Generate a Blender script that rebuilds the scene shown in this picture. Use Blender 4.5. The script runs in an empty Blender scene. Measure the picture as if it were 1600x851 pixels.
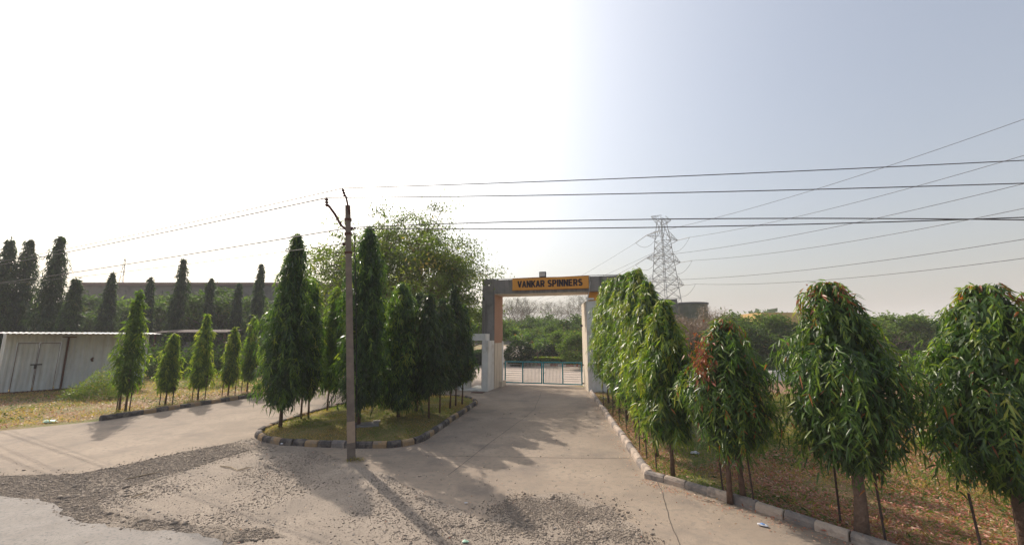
import bpy, math
import numpy as np
from mathutils import Vector, Matrix

# ---------------------------------------------------------------- camera, sky, sun, exposure
SC = bpy.context.scene
COL = SC.collection
F = 625.0; H = 3.0; PITCH = math.atan((525-425.5)/F)
cam_d = bpy.data.cameras.new("camera"); cam = bpy.data.objects.new("camera", cam_d); COL.objects.link(cam)
cam.location = (0, 0, H); cam.rotation_euler = (math.pi/2+PITCH, 0, 0)
cam_d.sensor_width = 36; cam_d.lens = F/1600*36; cam_d.clip_start = .05; cam_d.clip_end = 6000
SC.camera = cam
SUN_AZ = -39.0; SUN_EL = 39.5      # degrees, azimuth left of the view
sd = Vector((math.sin(math.radians(SUN_AZ))*math.cos(math.radians(SUN_EL)), math.cos(math.radians(SUN_AZ))*math.cos(math.radians(SUN_EL)), math.sin(math.radians(SUN_EL))))
W = bpy.data.worlds.new("World"); SC.world = W; W.use_nodes = True
wn = W.node_tree; wn.nodes.clear()
sky = wn.nodes.new('ShaderNodeTexSky'); sky.sky_type = 'NISHITA'; sky.sun_disc = False
sky.sun_elevation = math.radians(SUN_EL); sky.sun_rotation = math.radians(SUN_AZ)
sky.air_density = 1.4; sky.dust_density = 5.0; sky.ozone_density = 1.5
bg = wn.nodes.new('ShaderNodeBackground'); bg.inputs[1].default_value = .1
wo = wn.nodes.new('ShaderNodeOutputWorld')
hs = wn.nodes.new('ShaderNodeHueSaturation'); hs.inputs['Saturation'].default_value = .78
wn.links.new(sky.outputs[0], hs.inputs['Color']); veil = wn.nodes.new('ShaderNodeMix'); veil.data_type = 'RGBA'; veil.blend_type = 'ADD'; veil.inputs[0].default_value = 1; veil.clamp_result = False
veil.inputs[7].default_value = (.68, .67, .78, 1)      # even brightness of the hazy air
wtc = wn.nodes.new('ShaderNodeTexCoord'); dot = wn.nodes.new('ShaderNodeVectorMath'); dot.operation = 'DOT_PRODUCT'; dot.inputs[1].default_value = tuple(sd)
wn.links.new(wtc.outputs['Generated'], dot.inputs[0])
mxm = wn.nodes.new('ShaderNodeMath'); mxm.operation = 'MAXIMUM'; mxm.inputs[1].default_value = 0; wn.links.new(dot.outputs['Value'], mxm.inputs[0])
pw = wn.nodes.new('ShaderNodeMath'); pw.operation = 'POWER'; pw.inputs[1].default_value = 3.2; wn.links.new(mxm.outputs[0], pw.inputs[0])
aur = wn.nodes.new('ShaderNodeMix'); aur.data_type = 'RGBA'; aur.clamp_factor = False; aur.clamp_result = False      # wide aureole of the sun in the haze
aur.inputs[6].default_value = (0, 0, 0, 1); aur.inputs[7].default_value = (2.9, 2.95, 2.9, 1); wn.links.new(pw.outputs[0], aur.inputs[0])
veil2 = wn.nodes.new('ShaderNodeMix'); veil2.data_type = 'RGBA'; veil2.blend_type = 'ADD'; veil2.inputs[0].default_value = 1; veil2.clamp_result = False
wn.links.new(hs.outputs[0], veil.inputs[6]); wn.links.new(veil.outputs[2], veil2.inputs[6]); wn.links.new(aur.outputs[2], veil2.inputs[7]); wn.links.new(veil2.outputs[2], bg.inputs[0]); wn.links.new(bg.outputs[0], wo.inputs[0])
sl = bpy.data.lights.new("sun", 'SUN'); sl.energy = 3.3; sl.angle = math.radians(.6); sl.color = (1, .9, .78)
so = bpy.data.objects.new("sun", sl); COL.objects.link(so); so.rotation_euler = sd.to_track_quat('Z', 'Y').to_euler()
SC.view_settings.view_transform = 'Standard'; SC.view_settings.look = 'None'
SC.view_settings.exposure = .5; SC.view_settings.gamma = 1
SC.cycles.max_bounces = 8; SC.cycles.transparent_max_bounces = 8; SC.cycles.volume_bounces = 1

# ---------------------------------------------------------------- measuring helpers (photo pixel -> place on the ground)
def ray(u, v):
    x = (u-800)/F; y = -(v-425.5)/F
    return np.array([x, math.cos(PITCH)-y*math.sin(PITCH), math.sin(PITCH)+y*math.cos(PITCH)])
def G(u, v, z=0.0):
    d = ray(u, v); t = (z-H)/d[2]
    return np.array([d[0]*t, d[1]*t, z])
def AT(u, v, Y):
    d = ray(u, v)*Y/ray(u, v)[1]
    return np.array([d[0], d[1], d[2]+H])
def TOP(v, Y): return AT(800, v, Y)[2]

# ---------------------------------------------------------------- mesh helpers
def raw_mesh(name, V, T, mat=None, tint=None, smooth=False):
    """V (n,3), T (m,3|4) numpy -> mesh"""
    V = np.asarray(V, np.float32); T = np.asarray(T, np.int32); k = T.shape[1]
    me = bpy.data.meshes.new(name)
    me.vertices.add(len(V)); me.vertices.foreach_set('co', V.ravel())
    me.loops.add(T.size); me.loops.foreach_set('vertex_index', T.ravel())
    me.polygons.add(len(T)); me.polygons.foreach_set('loop_start', np.arange(0, T.size, k, dtype=np.int32))
    me.update(calc_edges=True)
    if tint is not None:
        a = me.attributes.new('tint', 'FLOAT', 'FACE'); a.data.foreach_set('value', np.asarray(tint, np.float32))
    if smooth: me.polygons.foreach_set('use_smooth', np.ones(len(T), bool))
    if mat is not None: me.materials.append(mat)
    return me
class MB:
    def __init__(s): s.v = []; s.f = []; s.n = 0
    def add(s, V, Fs):
        s.v.append(np.asarray(V, float)); s.f += [[i+s.n for i in f] for f in Fs]; s.n += len(V); return s
    def box(s, c, size, M=None):
        c = np.array(c, float); h = np.array(size, float)/2
        P = np.array([[x, y, z] for z in (-1, 1) for y in (-1, 1) for x in (-1, 1)])*h+c
        if M is not None: P = P@M[:3, :3].T+M[:3, 3]
        return s.add(P, [[0, 2, 3, 1], [4, 5, 7, 6], [0, 1, 5, 4], [2, 6, 7, 3], [0, 4, 6, 2], [1, 3, 7, 5]])
    def prism(s, poly, z0, z1):
        n = len(poly); P = [[p[0], p[1], z0] for p in poly]+[[p[0], p[1], z1] for p in poly]
        return s.add(P, [list(range(n))[::-1], list(range(n, 2*n))]+[[i, (i+1) % n, n+(i+1) % n, n+i] for i in range(n)])
    def tube(s, pts, rad, sides=6, cap=True):
        pts = np.asarray(pts, float); n = len(pts); rad = np.broadcast_to(np.asarray(rad, float), (n,))
        tg = np.gradient(pts, axis=0); tg /= np.linalg.norm(tg, axis=1)[:, None]+1e-9
        up = np.array([0, 0, 1.]) if abs(tg[0][2]) < .9 else np.array([1., 0, 0])
        P = []
        for i in range(n):
            a = np.cross(tg[i], up); a /= np.linalg.norm(a)+1e-9; b = np.cross(a, tg[i])
            for k in range(sides):
                w = 2*math.pi*k/sides; P.append(pts[i]+rad[i]*(a*math.cos(w)+b*math.sin(w)))
        Fs = [[i*sides+k, i*sides+(k+1) % sides, (i+1)*sides+(k+1) % sides, (i+1)*sides+k] for i in range(n-1) for k in range(sides)]
        if cap: Fs += [list(range(sides))[::-1], [(n-1)*sides+k for k in range(sides)]]
        return s.add(P, Fs)
    def mesh(s, name, mat, smooth=False, bevel=0):
        me = bpy.data.meshes.new(name); me.from_pydata([tuple(p) for p in np.concatenate(s.v)], [], s.f); me.update()
        if mat: me.materials.append(mat)
        if bevel:
            import bmesh
            bm = bmesh.new(); bm.from_mesh(me)
            bmesh.ops.bevel(bm, geom=list(bm.edges), offset=bevel, segments=1, affect='EDGES'); bm.to_mesh(me); bm.free()
        if smooth: me.polygons.foreach_set('use_smooth', np.ones(len(me.polygons), bool))
        return me
    def build(s, name, mat, parent=None, **k): return link(name, s.mesh(name, mat, **k), parent)
def link(name, me, parent=None, loc=None, rotz=0, scale=None):
    o = bpy.data.objects.new(name, me); COL.objects.link(o)
    if parent: o.parent = parent
    if loc is not None: o.location = tuple(loc)
    if rotz: o.rotation_euler.z = rotz
    if scale is not None: o.scale = (scale,)*3 if np.isscalar(scale) else tuple(scale)
    return o
def tag(o, label=None, cat=None, group=None, kind=None):
    if label: o['label'] = label
    if cat: o['category'] = cat
    if group: o['group'] = group
    if kind: o['kind'] = kind
    return o
def thing(name, label, cat, loc=(0, 0, 0), rotz=0, group=None):
    o = bpy.data.objects.new(name, None); COL.objects.link(o); o.location = tuple(loc); o.rotation_euler.z = rotz; o.empty_display_size = .2
    return tag(o, label, cat, group)
def inpoly(P, poly):
    x, y = P[:, 0], P[:, 1]; r = np.zeros(len(P), bool); n = len(poly); j = n-1
    for i in range(n):
        xi, yi = poly[i][:2]; xj, yj = poly[j][:2]
        c = ((yi > y) != (yj > y)) & (x < (xj-xi)*(y-yi)/(yj-yi+1e-12)+xi); r ^= c; j = i
    return r
def gpoly(px, z=0): return [G(u, v)[:2] for u, v in px]
def rough_edge(poly, step=.25, amp=.06, seed=1, closed=True):
    rg = np.random.default_rng(seed); out = []; n = len(poly)
    for i in range(n if closed else n-1):
        a = np.array(poly[i]); b = np.array(poly[(i+1) % n]); k = max(1, int(min(60, np.linalg.norm(b-a)/step)))
        for t in range(k): out.append(a+(b-a)*t/k+rg.normal(0, amp, 2))
    return out
def noise2(x, y, s=1.0, seed=0):
    rg = np.random.default_rng(seed); r = np.zeros_like(x)
    for k in range(10):
        f = s*rg.uniform(.5, 2.6); a = rg.uniform(0, 6.28); p = rg.uniform(0, 6.28)
        r += np.sin(f*(x*math.cos(a)+y*math.sin(a))+p+1.3*np.sin(f*.7*(y*math.cos(a)-x*math.sin(a))+p*2))
    return r/10**.5/.75

# ---------------------------------------------------------------- materials
def mat(name, c1, c2=None, rough=.85, scale=3.0, bump=.0, bscale=None, detail=6, metal=0, spec=.3, pos='.38', c3=None, big=None, streak=None):
    m = bpy.data.materials.new(name); m.use_nodes = True; nt = m.node_tree; b = nt.nodes['Principled BSDF']
    b.inputs['Roughness'].default_value = rough; b.inputs['Metallic'].default_value = metal; b.inputs['Specular IOR Level'].default_value = spec
    if c2 is None: c2 = tuple(x*.8 for x in c1)
    tc = nt.nodes.new('ShaderNodeNewGeometry')
    n = nt.nodes.new('ShaderNodeTexNoise'); n.inputs['Scale'].default_value = scale; n.inputs['Detail'].default_value = detail; n.inputs['Roughness'].default_value = .65
    nt.links.new(tc.outputs['Position'], n.inputs['Vector'])
    r = nt.nodes.new('ShaderNodeValToRGB'); r.color_ramp.elements[0].position = .35; r.color_ramp.elements[1].position = .65
    r.color_ramp.elements[0].color = (*c2, 1); r.color_ramp.elements[1].color = (*c1, 1)
    nt.links.new(n.outputs[0], r.inputs[0]); out = r.outputs[0]
    if big:   # a second, larger stain pattern: (colour, scale, threshold)
        n2 = nt.nodes.new('ShaderNodeTexNoise'); n2.inputs['Scale'].default_value = big[1]; n2.inputs['Detail'].default_value = 8; n2.inputs['Roughness'].default_value = .6
        nt.links.new(tc.outputs['Position'], n2.inputs['Vector'])
        mr = nt.nodes.new('ShaderNodeMapRange'); mr.inputs[1].default_value = big[2]-.06; mr.inputs[2].default_value = big[2]+.1
        nt.links.new(n2.outputs[0], mr.inputs[0])
        mx = nt.nodes.new('ShaderNodeMix'); mx.data_type = 'RGBA'; mx.inputs[7].default_value = (*big[0], 1)
        nt.links.new(mr.outputs[0], mx.inputs[0]); nt.links.new(out, mx.inputs[6]); out = mx.outputs[2]
    if streak:   # rain streaks running down walls
        mp = nt.nodes.new('ShaderNodeMapping'); mp.inputs['Scale'].default_value = (5, 5, .35); nt.links.new(tc.outputs['Position'], mp.inputs[0])
        n4 = nt.nodes.new('ShaderNodeTexNoise'); n4.inputs['Scale'].default_value = 1.2; n4.inputs['Detail'].default_value = 7; nt.links.new(mp.outputs[0], n4.inputs['Vector'])
        mr = nt.nodes.new('ShaderNodeMapRange'); mr.inputs[1].default_value = .48; mr.inputs[2].default_value = .72; nt.links.new(n4.outputs[0], mr.inputs[0])
        mx = nt.nodes.new('ShaderNodeMix'); mx.data_type = 'RGBA'; mx.inputs[7].default_value = (*streak, 1)
        nt.links.new(mr.outputs[0], mx.inputs[0]); nt.links.new(out, mx.inputs[6]); out = mx.outputs[2]
    if c3:    # fine speckle
        n3 = nt.nodes.new('ShaderNodeTexNoise'); n3.inputs['Scale'].default_value = scale*14; n3.inputs['Detail'].default_value = 3
        nt.links.new(tc.outputs['Position'], n3.inputs['Vector'])
        mr = nt.nodes.new('ShaderNodeMapRange'); mr.inputs[1].default_value = .52; mr.inputs[2].default_value = .68
        nt.links.new(n3.outputs[0], mr.inputs[0])
        mx = nt.nodes.new('ShaderNodeMix'); mx.data_type = 'RGBA'; mx.inputs[7].default_value = (*c3, 1)
        nt.links.new(mr.outputs[0], mx.inputs[0]); nt.links.new(out, mx.inputs[6]); out = mx.outputs[2]
    nt.links.new(out, b.inputs['Base Color'])
    if bump:
        nb = nt.nodes.new('ShaderNodeTexNoise'); nb.inputs['Scale'].default_value = bscale or scale*8; nb.inputs['Detail'].default_value = 8
        nt.links.new(tc.outputs['Position'], nb.inputs['Vector'])
        bp = nt.nodes.new('ShaderNodeBump'); bp.inputs['Strength'].default_value = bump; bp.inputs['Distance'].default_value = .03
        nt.links.new(nb.outputs[0], bp.inputs['Height']); nt.links.new(bp.outputs[0], b.inputs['Normal'])
    return m
def leafmat(name, stops, transl=.35, rough=.45, spec=.4):
    m = bpy.data.materials.new(name); m.use_nodes = True; nt = m.node_tree; b = nt.nodes['Principled BSDF']; o = nt.nodes['Material Output']
    a = nt.nodes.new('ShaderNodeAttribute'); a.attribute_name = 'tint'
    r = nt.nodes.new('ShaderNodeValToRGB'); cr = r.color_ramp
    while len(cr.elements) < len(stops): cr.elements.new(.5)
    for e, (p, c) in zip(cr.elements, stops): e.position = p; e.color = (*c, 1)
    nt.links.new(a.outputs['Fac'], r.inputs[0]); nt.links.new(r.outputs[0], b.inputs['Base Color'])
    b.inputs['Roughness'].default_value = rough; b.inputs['Specular IOR Level'].default_value = spec
    t = nt.nodes.new('ShaderNodeBsdfTranslucent'); mx = nt.nodes.new('ShaderNodeMixShader'); mx.inputs[0].default_value = transl
    br = nt.nodes.new('ShaderNodeMix'); br.data_type = 'RGBA'; br.blend_type = 'MULTIPLY'; br.inputs[0].default_value = 1; br.inputs[7].default_value = (1.9, 2.1, .8, 1)
    br.clamp_result = False
    nt.links.new(r.outputs[0], br.inputs[6]); nt.links.new(br.outputs[2], t.inputs[0])
    nt.links.new(b.outputs[0], mx.inputs[1]); nt.links.new(t.outputs[0], mx.inputs[2]); nt.links.new(mx.outputs[0], o.inputs[0])
    return m
M = {}
M['concrete'] = mat('concrete', (.34, .272, .208), (.25, .2, .155), .9, .6, .3, 40, c3=(.24, .2, .16), big=((.2, .165, .135), .8, .57))
M['inner_road'] = mat('inner_road', (.40, .33, .28), (.33, .27, .22), .9, .6, .1)
M['asphalt'] = mat('asphalt_old', (.31, .28, .25), (.25, .225, .2), .9, 2.0, .4, 90, c3=(.19, .18, .17))
M['dirt'] = mat('dirt', (.36, .30, .24), (.27, .225, .18), .95, 2.2, .3, 60, c3=(.2, .16, .13), big=((.25, .21, .17), 1.1, .53))
M['gravelbed'] = mat('gravel_bed', (.29, .235, .18), (.2, .165, .13), .95, 9, 1.0, 45, c3=(.3, .26, .22), big=((.32, .27, .22), 1.3, .56))
M['stone'] = mat('gravel_stone', (.3, .245, .195), (.17, .142, .115), .8, 25, .3)
M['stone_pale'] = mat('pale_stone', (.42, .37, .32), (.25, .22, .2), .8, 25, .3)
M['field'] = mat('field_soil', (.27, .18, .09), (.2, .13, .07), 1, 1.2, .8, 12, c3=(.33, .22, .12), big=((.14, .16, .05), .45, .5))
M['islandsoil'] = mat('island_soil', (.22, .17, .06), (.13, .13, .04), 1, 1.8, .8, 20, c3=(.2, .15, .07))
M['redsoil'] = mat('red_soil', (.25, .15, .09), (.19, .115, .07), 1, .5, .5, 10)
M['pole'] = mat('pole_concrete', (.23, .185, .15), (.16, .13, .11), .9, 5, .5, 60, big=((.16, .13, .11), 2.0, .6))
M['grey_plaster'] = mat('grey_plaster', (.27, .245, .225), (.2, .185, .175), .9, 1.2, .15, 30, big=((.15, .14, .13), 1.0, .58), streak=(.12, .11, .1))
M['cream_plaster'] = mat('cream_plaster', (.66, .58, .47), (.58, .50, .40), .9, 1.2, .1, 30, streak=(.46, .39, .31))
M['white_plaster'] = mat('white_plaster', (.74, .73, .70), (.64, .63, .6), .85, 1.5, .1, 30, big=((.5, .45, .4), 1.3, .6), streak=(.56, .54, .5))
M['terracotta'] = mat('terracotta_plaster', (.42, .24, .16), (.36, .21, .14), .9, 1.2, .1)
M['orange'] = mat('orange_plaster', (.75, .30, .04), (.65, .26, .04), .9, 1.5, .1)
M['sign'] = mat('sign_orange', (.78, .33, .05), (.74, .31, .045), .55, 1.0)
M['black'] = mat('black_paint', (.018, .016, .02), (.03, .027, .03), .6, 10)
M['ink'] = mat('sign_letter_paint', (.02, .008, .012), (.02, .008, .012), .6)
M['teal'] = mat('teal_paint', (.05, .30, .34), (.04, .24, .28), .5, 4)
M['barwhite'] = mat('bar_white_paint', (.55, .55, .53), (.42, .4, .38), .5, 8)
M['steel'] = mat('galvanised_steel', (.33, .34, .35), (.25, .26, .27), .6, 3, metal=.2)
M['rust'] = mat('rusty_iron', (.12, .05, .035), (.06, .025, .02), .8, 12, .3)
M['wire'] = mat('wire_metal', (.07, .06, .06), (.04, .04, .04), .6, 3)
M['insul'] = mat('brown_porcelain', (.09, .035, .03), (.06, .02, .02), .25, 5)
M['shed'] = mat('corrugated_white', (.60, .62, .62), (.50, .52, .53), .5, 1.6, .05, 20, big=((.42, .41, .39), 1.2, .64), streak=(.43, .42, .4))
M['shedroof'] = mat('shed_roof_sheet', (.62, .61, .58), (.5, .48, .45), .5, 2)
M['kerb_y'] = mat('kerb_yellow', (.40, .26, .13), (.30, .21, .13), .9, 9, .4, 60, big=((.24, .2, .16), 5, .53))
M['kerb_k'] = mat('kerb_black', (.06, .053, .055), (.12, .105, .095), .9, 9, .4, 60, big=((.24, .2, .165), 5, .57))
M['kerb_py'] = mat('kerb_faded_pale', (.52, .42, .34), (.40, .32, .26), .9, 7, .5, 60, big=((.22, .19, .17), 4, .58))
M['kerb_pk'] = mat('kerb_faded_dark', (.17, .15, .145), (.27, .235, .21), .9, 7, .5, 60, big=((.42, .35, .29), 4, .56))
M['kerb_r'] = mat('kerb_red', (.35, .09, .06), (.28, .08, .05), .8, 5)
M['kerb_w'] = mat('kerb_white', (.65, .62, .58), (.55, .5, .46), .8, 5)
M['bark'] = mat('bark', (.16, .10, .075), (.09, .055, .04), .9, 14, .6, 40)
M['bark_pale'] = mat('bark_pale', (.27, .20, .15), (.18, .13, .1), .9, 10, .5, 40)
M['bark_brown'] = mat('bark_brown', (.2, .135, .1), (.12, .08, .06), .9, 10, .8, 30)
M['stake'] = mat('stake_wood', (.05, .035, .03), (.09, .06, .05), .9, 12)
M['far_wall'] = mat('far_factory_wall', (.2, .185, .17), (.15, .14, .13), .9, .2, big=((.11, .1, .09), .5, .55))
M['far_roof'] = mat('far_factory_roof', (.22, .13, .11), (.17, .11, .1), .9, .3)
M['conc_dark'] = mat('weathered_block', (.22, .205, .2), (.16, .15, .145), .9, .6, .2, 6)
M['tank'] = mat('mossy_render', (.25, .24, .18), (.17, .17, .12), .9, .8, .2, 6)
M['glass'] = mat('dark_glass', (.03, .035, .04), (.02, .02, .02), .1, 2, spec=.6)
M['plastic_w'] = mat('litter_white', (.7, .7, .72), (.5, .5, .55), .4, 20)
M['plastic_b'] = mat('litter_blue', (.2, .35, .65), (.1, .2, .45), .4, 20)
M['plastic_g'] = mat('litter_green', (.4, .6, .45), (.3, .5, .38), .4, 20)
M['straw'] = mat('straw_stick', (.5, .4, .28), (.4, .3, .2), .9, 20)
M['redpaint'] = mat('red_paint', (.5, .03, .04), (.4, .03, .03), .5)
M['core'] = mat('hedge_inner_shade', (.022, .03, .014), (.015, .02, .01), 1, 8)  # near-black colour standing in for the shade inside a hedge
ASH = [(0, (.024, .052, .015)), (.3, (.05, .1, .022)), (.55, (.10, .165, .032)), (.9, (.24, .29, .05)), (1, (.28, .09, .035))]
M['leaf'] = leafmat('ashoka_leaf', ASH, .42, .32, .5)
M['leaf_dark'] = leafmat('ashoka_leaf_dark', [(0, (.018, .036, .014)), (.5, (.04, .072, .02)), (.85, (.08, .12, .028)), (1, (.16, .10, .04))], .3)
M['leaf_young'] = leafmat('ashoka_leaf_young', [(0, (.05, .09, .02)), (.5, (.13, .19, .035)), (.85, (.25, .29, .05)), (1, (.3, .26, .08))], .55)
M['feather'] = leafmat('feathery_leaf', [(0, (.05, .07, .018)), (.5, (.11, .15, .03)), (.85, (.2, .21, .045)), (1, (.25, .18, .07))], .4)
M['broad'] = leafmat('broad_leaf', [(0, (.035, .06, .018)), (.5, (.06, .10, .026)), (.85, (.10, .145, .035)), (1, (.18, .14, .05))], .35, .7, .15)
M['acacia'] = leafmat('acacia_leaf', [(0, (.05, .08, .02)), (.5, (.085, .135, .03)), (.85, (.14, .19, .045)), (1, (.2, .17, .06))], .4, .7, .15)
M['casuarina'] = leafmat('casuarina_needle', [(0, (.06, .065, .05)), (.6, (.09, .095, .07)), (1, (.12, .11, .08))], .2)
M['twigs'] = leafmat('dry_twig', [(0, (.12, .08, .06)), (.6, (.2, .14, .1)), (1, (.28, .18, .12))], .1)
M['grass'] = leafmat('grass_blade', [(0, (.08, .13, .025)), (.4, (.15, .19, .04)), (.65, (.27, .195, .07)), (1, (.40, .26, .12))], .4)
M['litterleaf'] = leafmat('dry_leaf', [(0, (.15, .05, .025)), (.5, (.38, .12, .075)), (.8, (.48, .24, .17)), (1, (.6, .45, .33))], .2)

# ---------------------------------------------------------------- leaf batches
TPL = {
 'near': (np.array([(0, 0), (.25, -1), (.25, 0), (.25, 1), (.65, -.8), (.65, 0), (.65, .8), (1, 0)]), [(0, 1, 2), (0, 2, 3), (1, 4, 5), (1, 5, 2), (2, 5, 6), (2, 6, 3), (4, 7, 5), (5, 7, 6)]),
 'mid': (np.array([(0, 0), (.4, -1), (.45, 0), (.4, 1), (1, 0)]), [(0, 1, 2), (0, 2, 3), (1, 4, 2), (2, 4, 3)]),
 'far': (np.array([(0, 0), (.45, -1), (.45, 1), (1, 0)]), [(0, 1, 2), (1, 3, 2)]),
}
def nrm(a): return a/(np.linalg.norm(a, axis=-1, keepdims=True)+1e-9)
def leaves(P, D, N, L, Wd, tpl='mid', bend=.25, fold=.35):
    T, tri = TPL[tpl]; tri = np.array(tri); n = len(P); k = len(T)
    D = nrm(D); S = nrm(np.cross(D, N)); Nn = np.cross(S, D)
    L = np.broadcast_to(L, (n,))[:, None, None]; Wd = np.broadcast_to(Wd, (n,))[:, None, None]
    t = T[:, 0][None, :, None]; s = T[:, 1][None, :, None]
    V = P[:, None, :]+D[:, None, :]*t*L+S[:, None, :]*s*Wd/2+Nn[:, None, :]*(np.abs(s)*fold*Wd/2)
    V[:, :, 2] -= (bend*t*t*L)[:, :, 0]
    return V.reshape(-1, 3), (np.arange(n)[:, None, None]*k+tri[None]).reshape(-1, 3), len(tri)
def leafmesh(name, P, D, N, L, Wd, tint, material, tpl='mid', **k):
    V, T, m = leaves(P, D, N, L, Wd, tpl, **k)
    return raw_mesh(name, V, T, material, np.repeat(tint, m))

# ---------------------------------------------------------------- mast tree (drooping columnar) generator
PROF = {
 'cone': ([0, .06, .2, .55, .85, .97, 1], [.55, .9, 1, .74, .42, .2, .06]),
 'column': ([0, .05, .2, .6, .85, .96, 1], [.6, .88, 1, .86, .5, .22, .05]),
 'round': ([0, .08, .3, .6, .82, .95, 1], [.5, .82, 1, .88, .66, .38, .12]),
 'wide': ([0, .1, .35, .6, .8, .95, 1], [.5, .85, 1, .8, .55, .3, .1]),
 'egg': ([0, .1, .3, .5, .7, .87, 1], [.4, .76, 1, .9, .62, .42, .12]),
 'spindle': ([0, .1, .35, .6, .85, .95, 1], [.35, .8, 1, .72, .3, .14, .05]),
}
def mast_crown(z0, z1, R, ns, nl, L, Wd, tpl, prof, seed, material, tint_mu=.35, lump=.18, red=0.0, core=True, droop=.5):
    rg = np.random.default_rng(seed); xs, ys = PROF[prof]
    # area-weighted heights
    hh = np.linspace(0, 1, 200); w = np.interp(hh, xs, ys)+.12; cdf = np.cumsum(w)/w.sum()
    t = np.interp(rg.uniform(0, 1, ns), cdf, hh); az = rg.uniform(0, 2*math.pi, ns)
    inner = rg.uniform(0, 1, ns); rad = 1-.45*inner**2.2
    k1, k2, ph = rg.integers(2, 4), rg.uniform(5, 8), rg.uniform(0, 6.28, 3)
    lumpf = 1+lump*(np.sin(k1*az+ph[0]+5*t)*.5+np.sin(k2*t*3+ph[1]+2*az)*.5+np.sin(7*az-17*t+ph[2])*.5)+rg.normal(0, lump*.35, ns)
    K = 16; bt, ba, bw = rg.uniform(0, 1, K), rg.uniform(0, 6.283, K), rg.choice([-1, 1], K)*rg.uniform(.5, 1.5, K)*lump*1.5
    for j in range(K):
        da = np.angle(np.exp(1j*(az-ba[j]))); lumpf = lumpf+bw[j]*np.exp(-(da/.7)**2-((t-bt[j])/.07)**2)
    lumpf = lumpf*np.where(rg.uniform(0, 1, ns) < .1, rg.uniform(1.1, 1.35, ns), 1)
    r = R*np.interp(t, xs, ys)*rad*np.clip(lumpf, .4, 1.7)
    h = z0+(z1-z0)*t
    dirv = np.stack([np.cos(az), np.sin(az), np.zeros(ns)], 1)
    dr = np.minimum(droop*R*rg.uniform(.3, 1.1, ns)+.06, h*.9)
    A = np.stack([np.zeros(ns), np.zeros(ns), np.minimum(h+.55*dr, z1)], 1)+dirv*r[:, None]*.25
    C = dirv*r[:, None]; C[:, 2] = h-dr*.5
    B = (A+C)/2+dirv*r[:, None]*.3; B[:, 2] = np.maximum(A[:, 2], C[:, 2])+.12*r
    q = np.linspace(.38, 1, nl)[None, :, None]+rg.normal(0, .02, (ns, nl, 1))
    P = (1-q)**2*A[:, None]+2*q*(1-q)*B[:, None]+q*q*C[:, None]
    Tg = nrm(2*(1-q)*(B-A)[:, None]+2*q*(C-B)[:, None])
    side = np.stack([-np.sin(az), np.cos(az), np.zeros(ns)], 1)[:, None]*np.where(np.arange(nl) % 2, 1, -1)[None, :, None]
    D = Tg*.75+side*.4+np.array([0, 0, -1.0])*(.0+.55*rg.uniform(0, 1, (ns, 1, 1)))+rg.normal(0, .55, (ns, nl, 3))
    N = dirv[:, None]*.6+np.array([0, 0, .8])+rg.normal(0, .6, (ns, nl, 3))
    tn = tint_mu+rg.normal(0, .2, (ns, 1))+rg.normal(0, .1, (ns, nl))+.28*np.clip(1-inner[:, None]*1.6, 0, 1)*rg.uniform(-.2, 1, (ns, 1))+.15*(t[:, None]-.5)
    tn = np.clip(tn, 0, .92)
    if red: tn = np.where((t[:, None] > .86) & (rg.uniform(0, 1, (ns, nl)) < .3), 1, tn)
    rd = rg.uniform(0, 1, (ns, nl)) < red; tn[rd] = 1
    P = P.reshape(-1, 3); D = D.reshape(-1, 3); N = N.reshape(-1, 3); tn = tn.ravel()
    LL = L*rg.uniform(.55, 1.3, len(P))
    V, T, m = leaves(P, D, N, LL, Wd*rg.uniform(.75, 1.2, len(P)), tpl, bend=.3)
    tint = np.repeat(tn, m)
    if core:   # dense inner foliage: larger leaves, tinted darker to stand for shade in the crown
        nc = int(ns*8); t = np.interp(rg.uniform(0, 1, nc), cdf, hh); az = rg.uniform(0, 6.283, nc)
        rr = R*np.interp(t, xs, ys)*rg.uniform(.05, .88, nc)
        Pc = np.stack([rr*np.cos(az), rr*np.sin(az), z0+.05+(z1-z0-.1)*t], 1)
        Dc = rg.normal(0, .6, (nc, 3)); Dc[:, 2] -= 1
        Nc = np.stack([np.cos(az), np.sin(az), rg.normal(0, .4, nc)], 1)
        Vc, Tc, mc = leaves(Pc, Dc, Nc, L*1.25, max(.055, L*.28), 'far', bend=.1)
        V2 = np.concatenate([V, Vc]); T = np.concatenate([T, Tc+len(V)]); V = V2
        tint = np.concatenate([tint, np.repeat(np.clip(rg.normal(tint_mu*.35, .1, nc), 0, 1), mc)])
    return raw_mesh('crown', V, T, material, tint)
def trunk_mesh(h, r, material, seed=0, twin=False, bend=.04, sides=8, base_z=-.05):
    rg = np.random.default_rng(seed); mb = MB()
    for k in range(2 if twin else 1):
        z = np.linspace(base_z, h, 7); off = (k-.5)*.16 if twin else 0
        x = off*(1-z/h*.9)+np.cumsum(rg.normal(0, bend*.35, 7)); y = np.cumsum(rg.normal(0, bend*.35, 7)); x -= x[0]-off*1.6; y -= y[0]
        rr = r*(1-.6*np.clip(z/h, 0, 1)); rr[0] *= 1.25
        mb.tube(np.stack([x, y, z], 1), rr, sides)
        for i in range(10):
            zz = rg.uniform(.25, .95)*h; a = rg.uniform(0, 6.28); l = rg.uniform(.2, .45)*(1.1-zz/h)
            p = np.array([np.interp(zz, z, x), np.interp(zz, z, y), zz]); d = np.array([math.cos(a), math.sin(a), .5])
            mb.tube([p, p+d*l*.6, p+d*l+np.array([0, 0, -l*.25])], [r*.22, r*.14, r*.06], 4)
    return mb.mesh('trunk', material, smooth=True)
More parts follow.
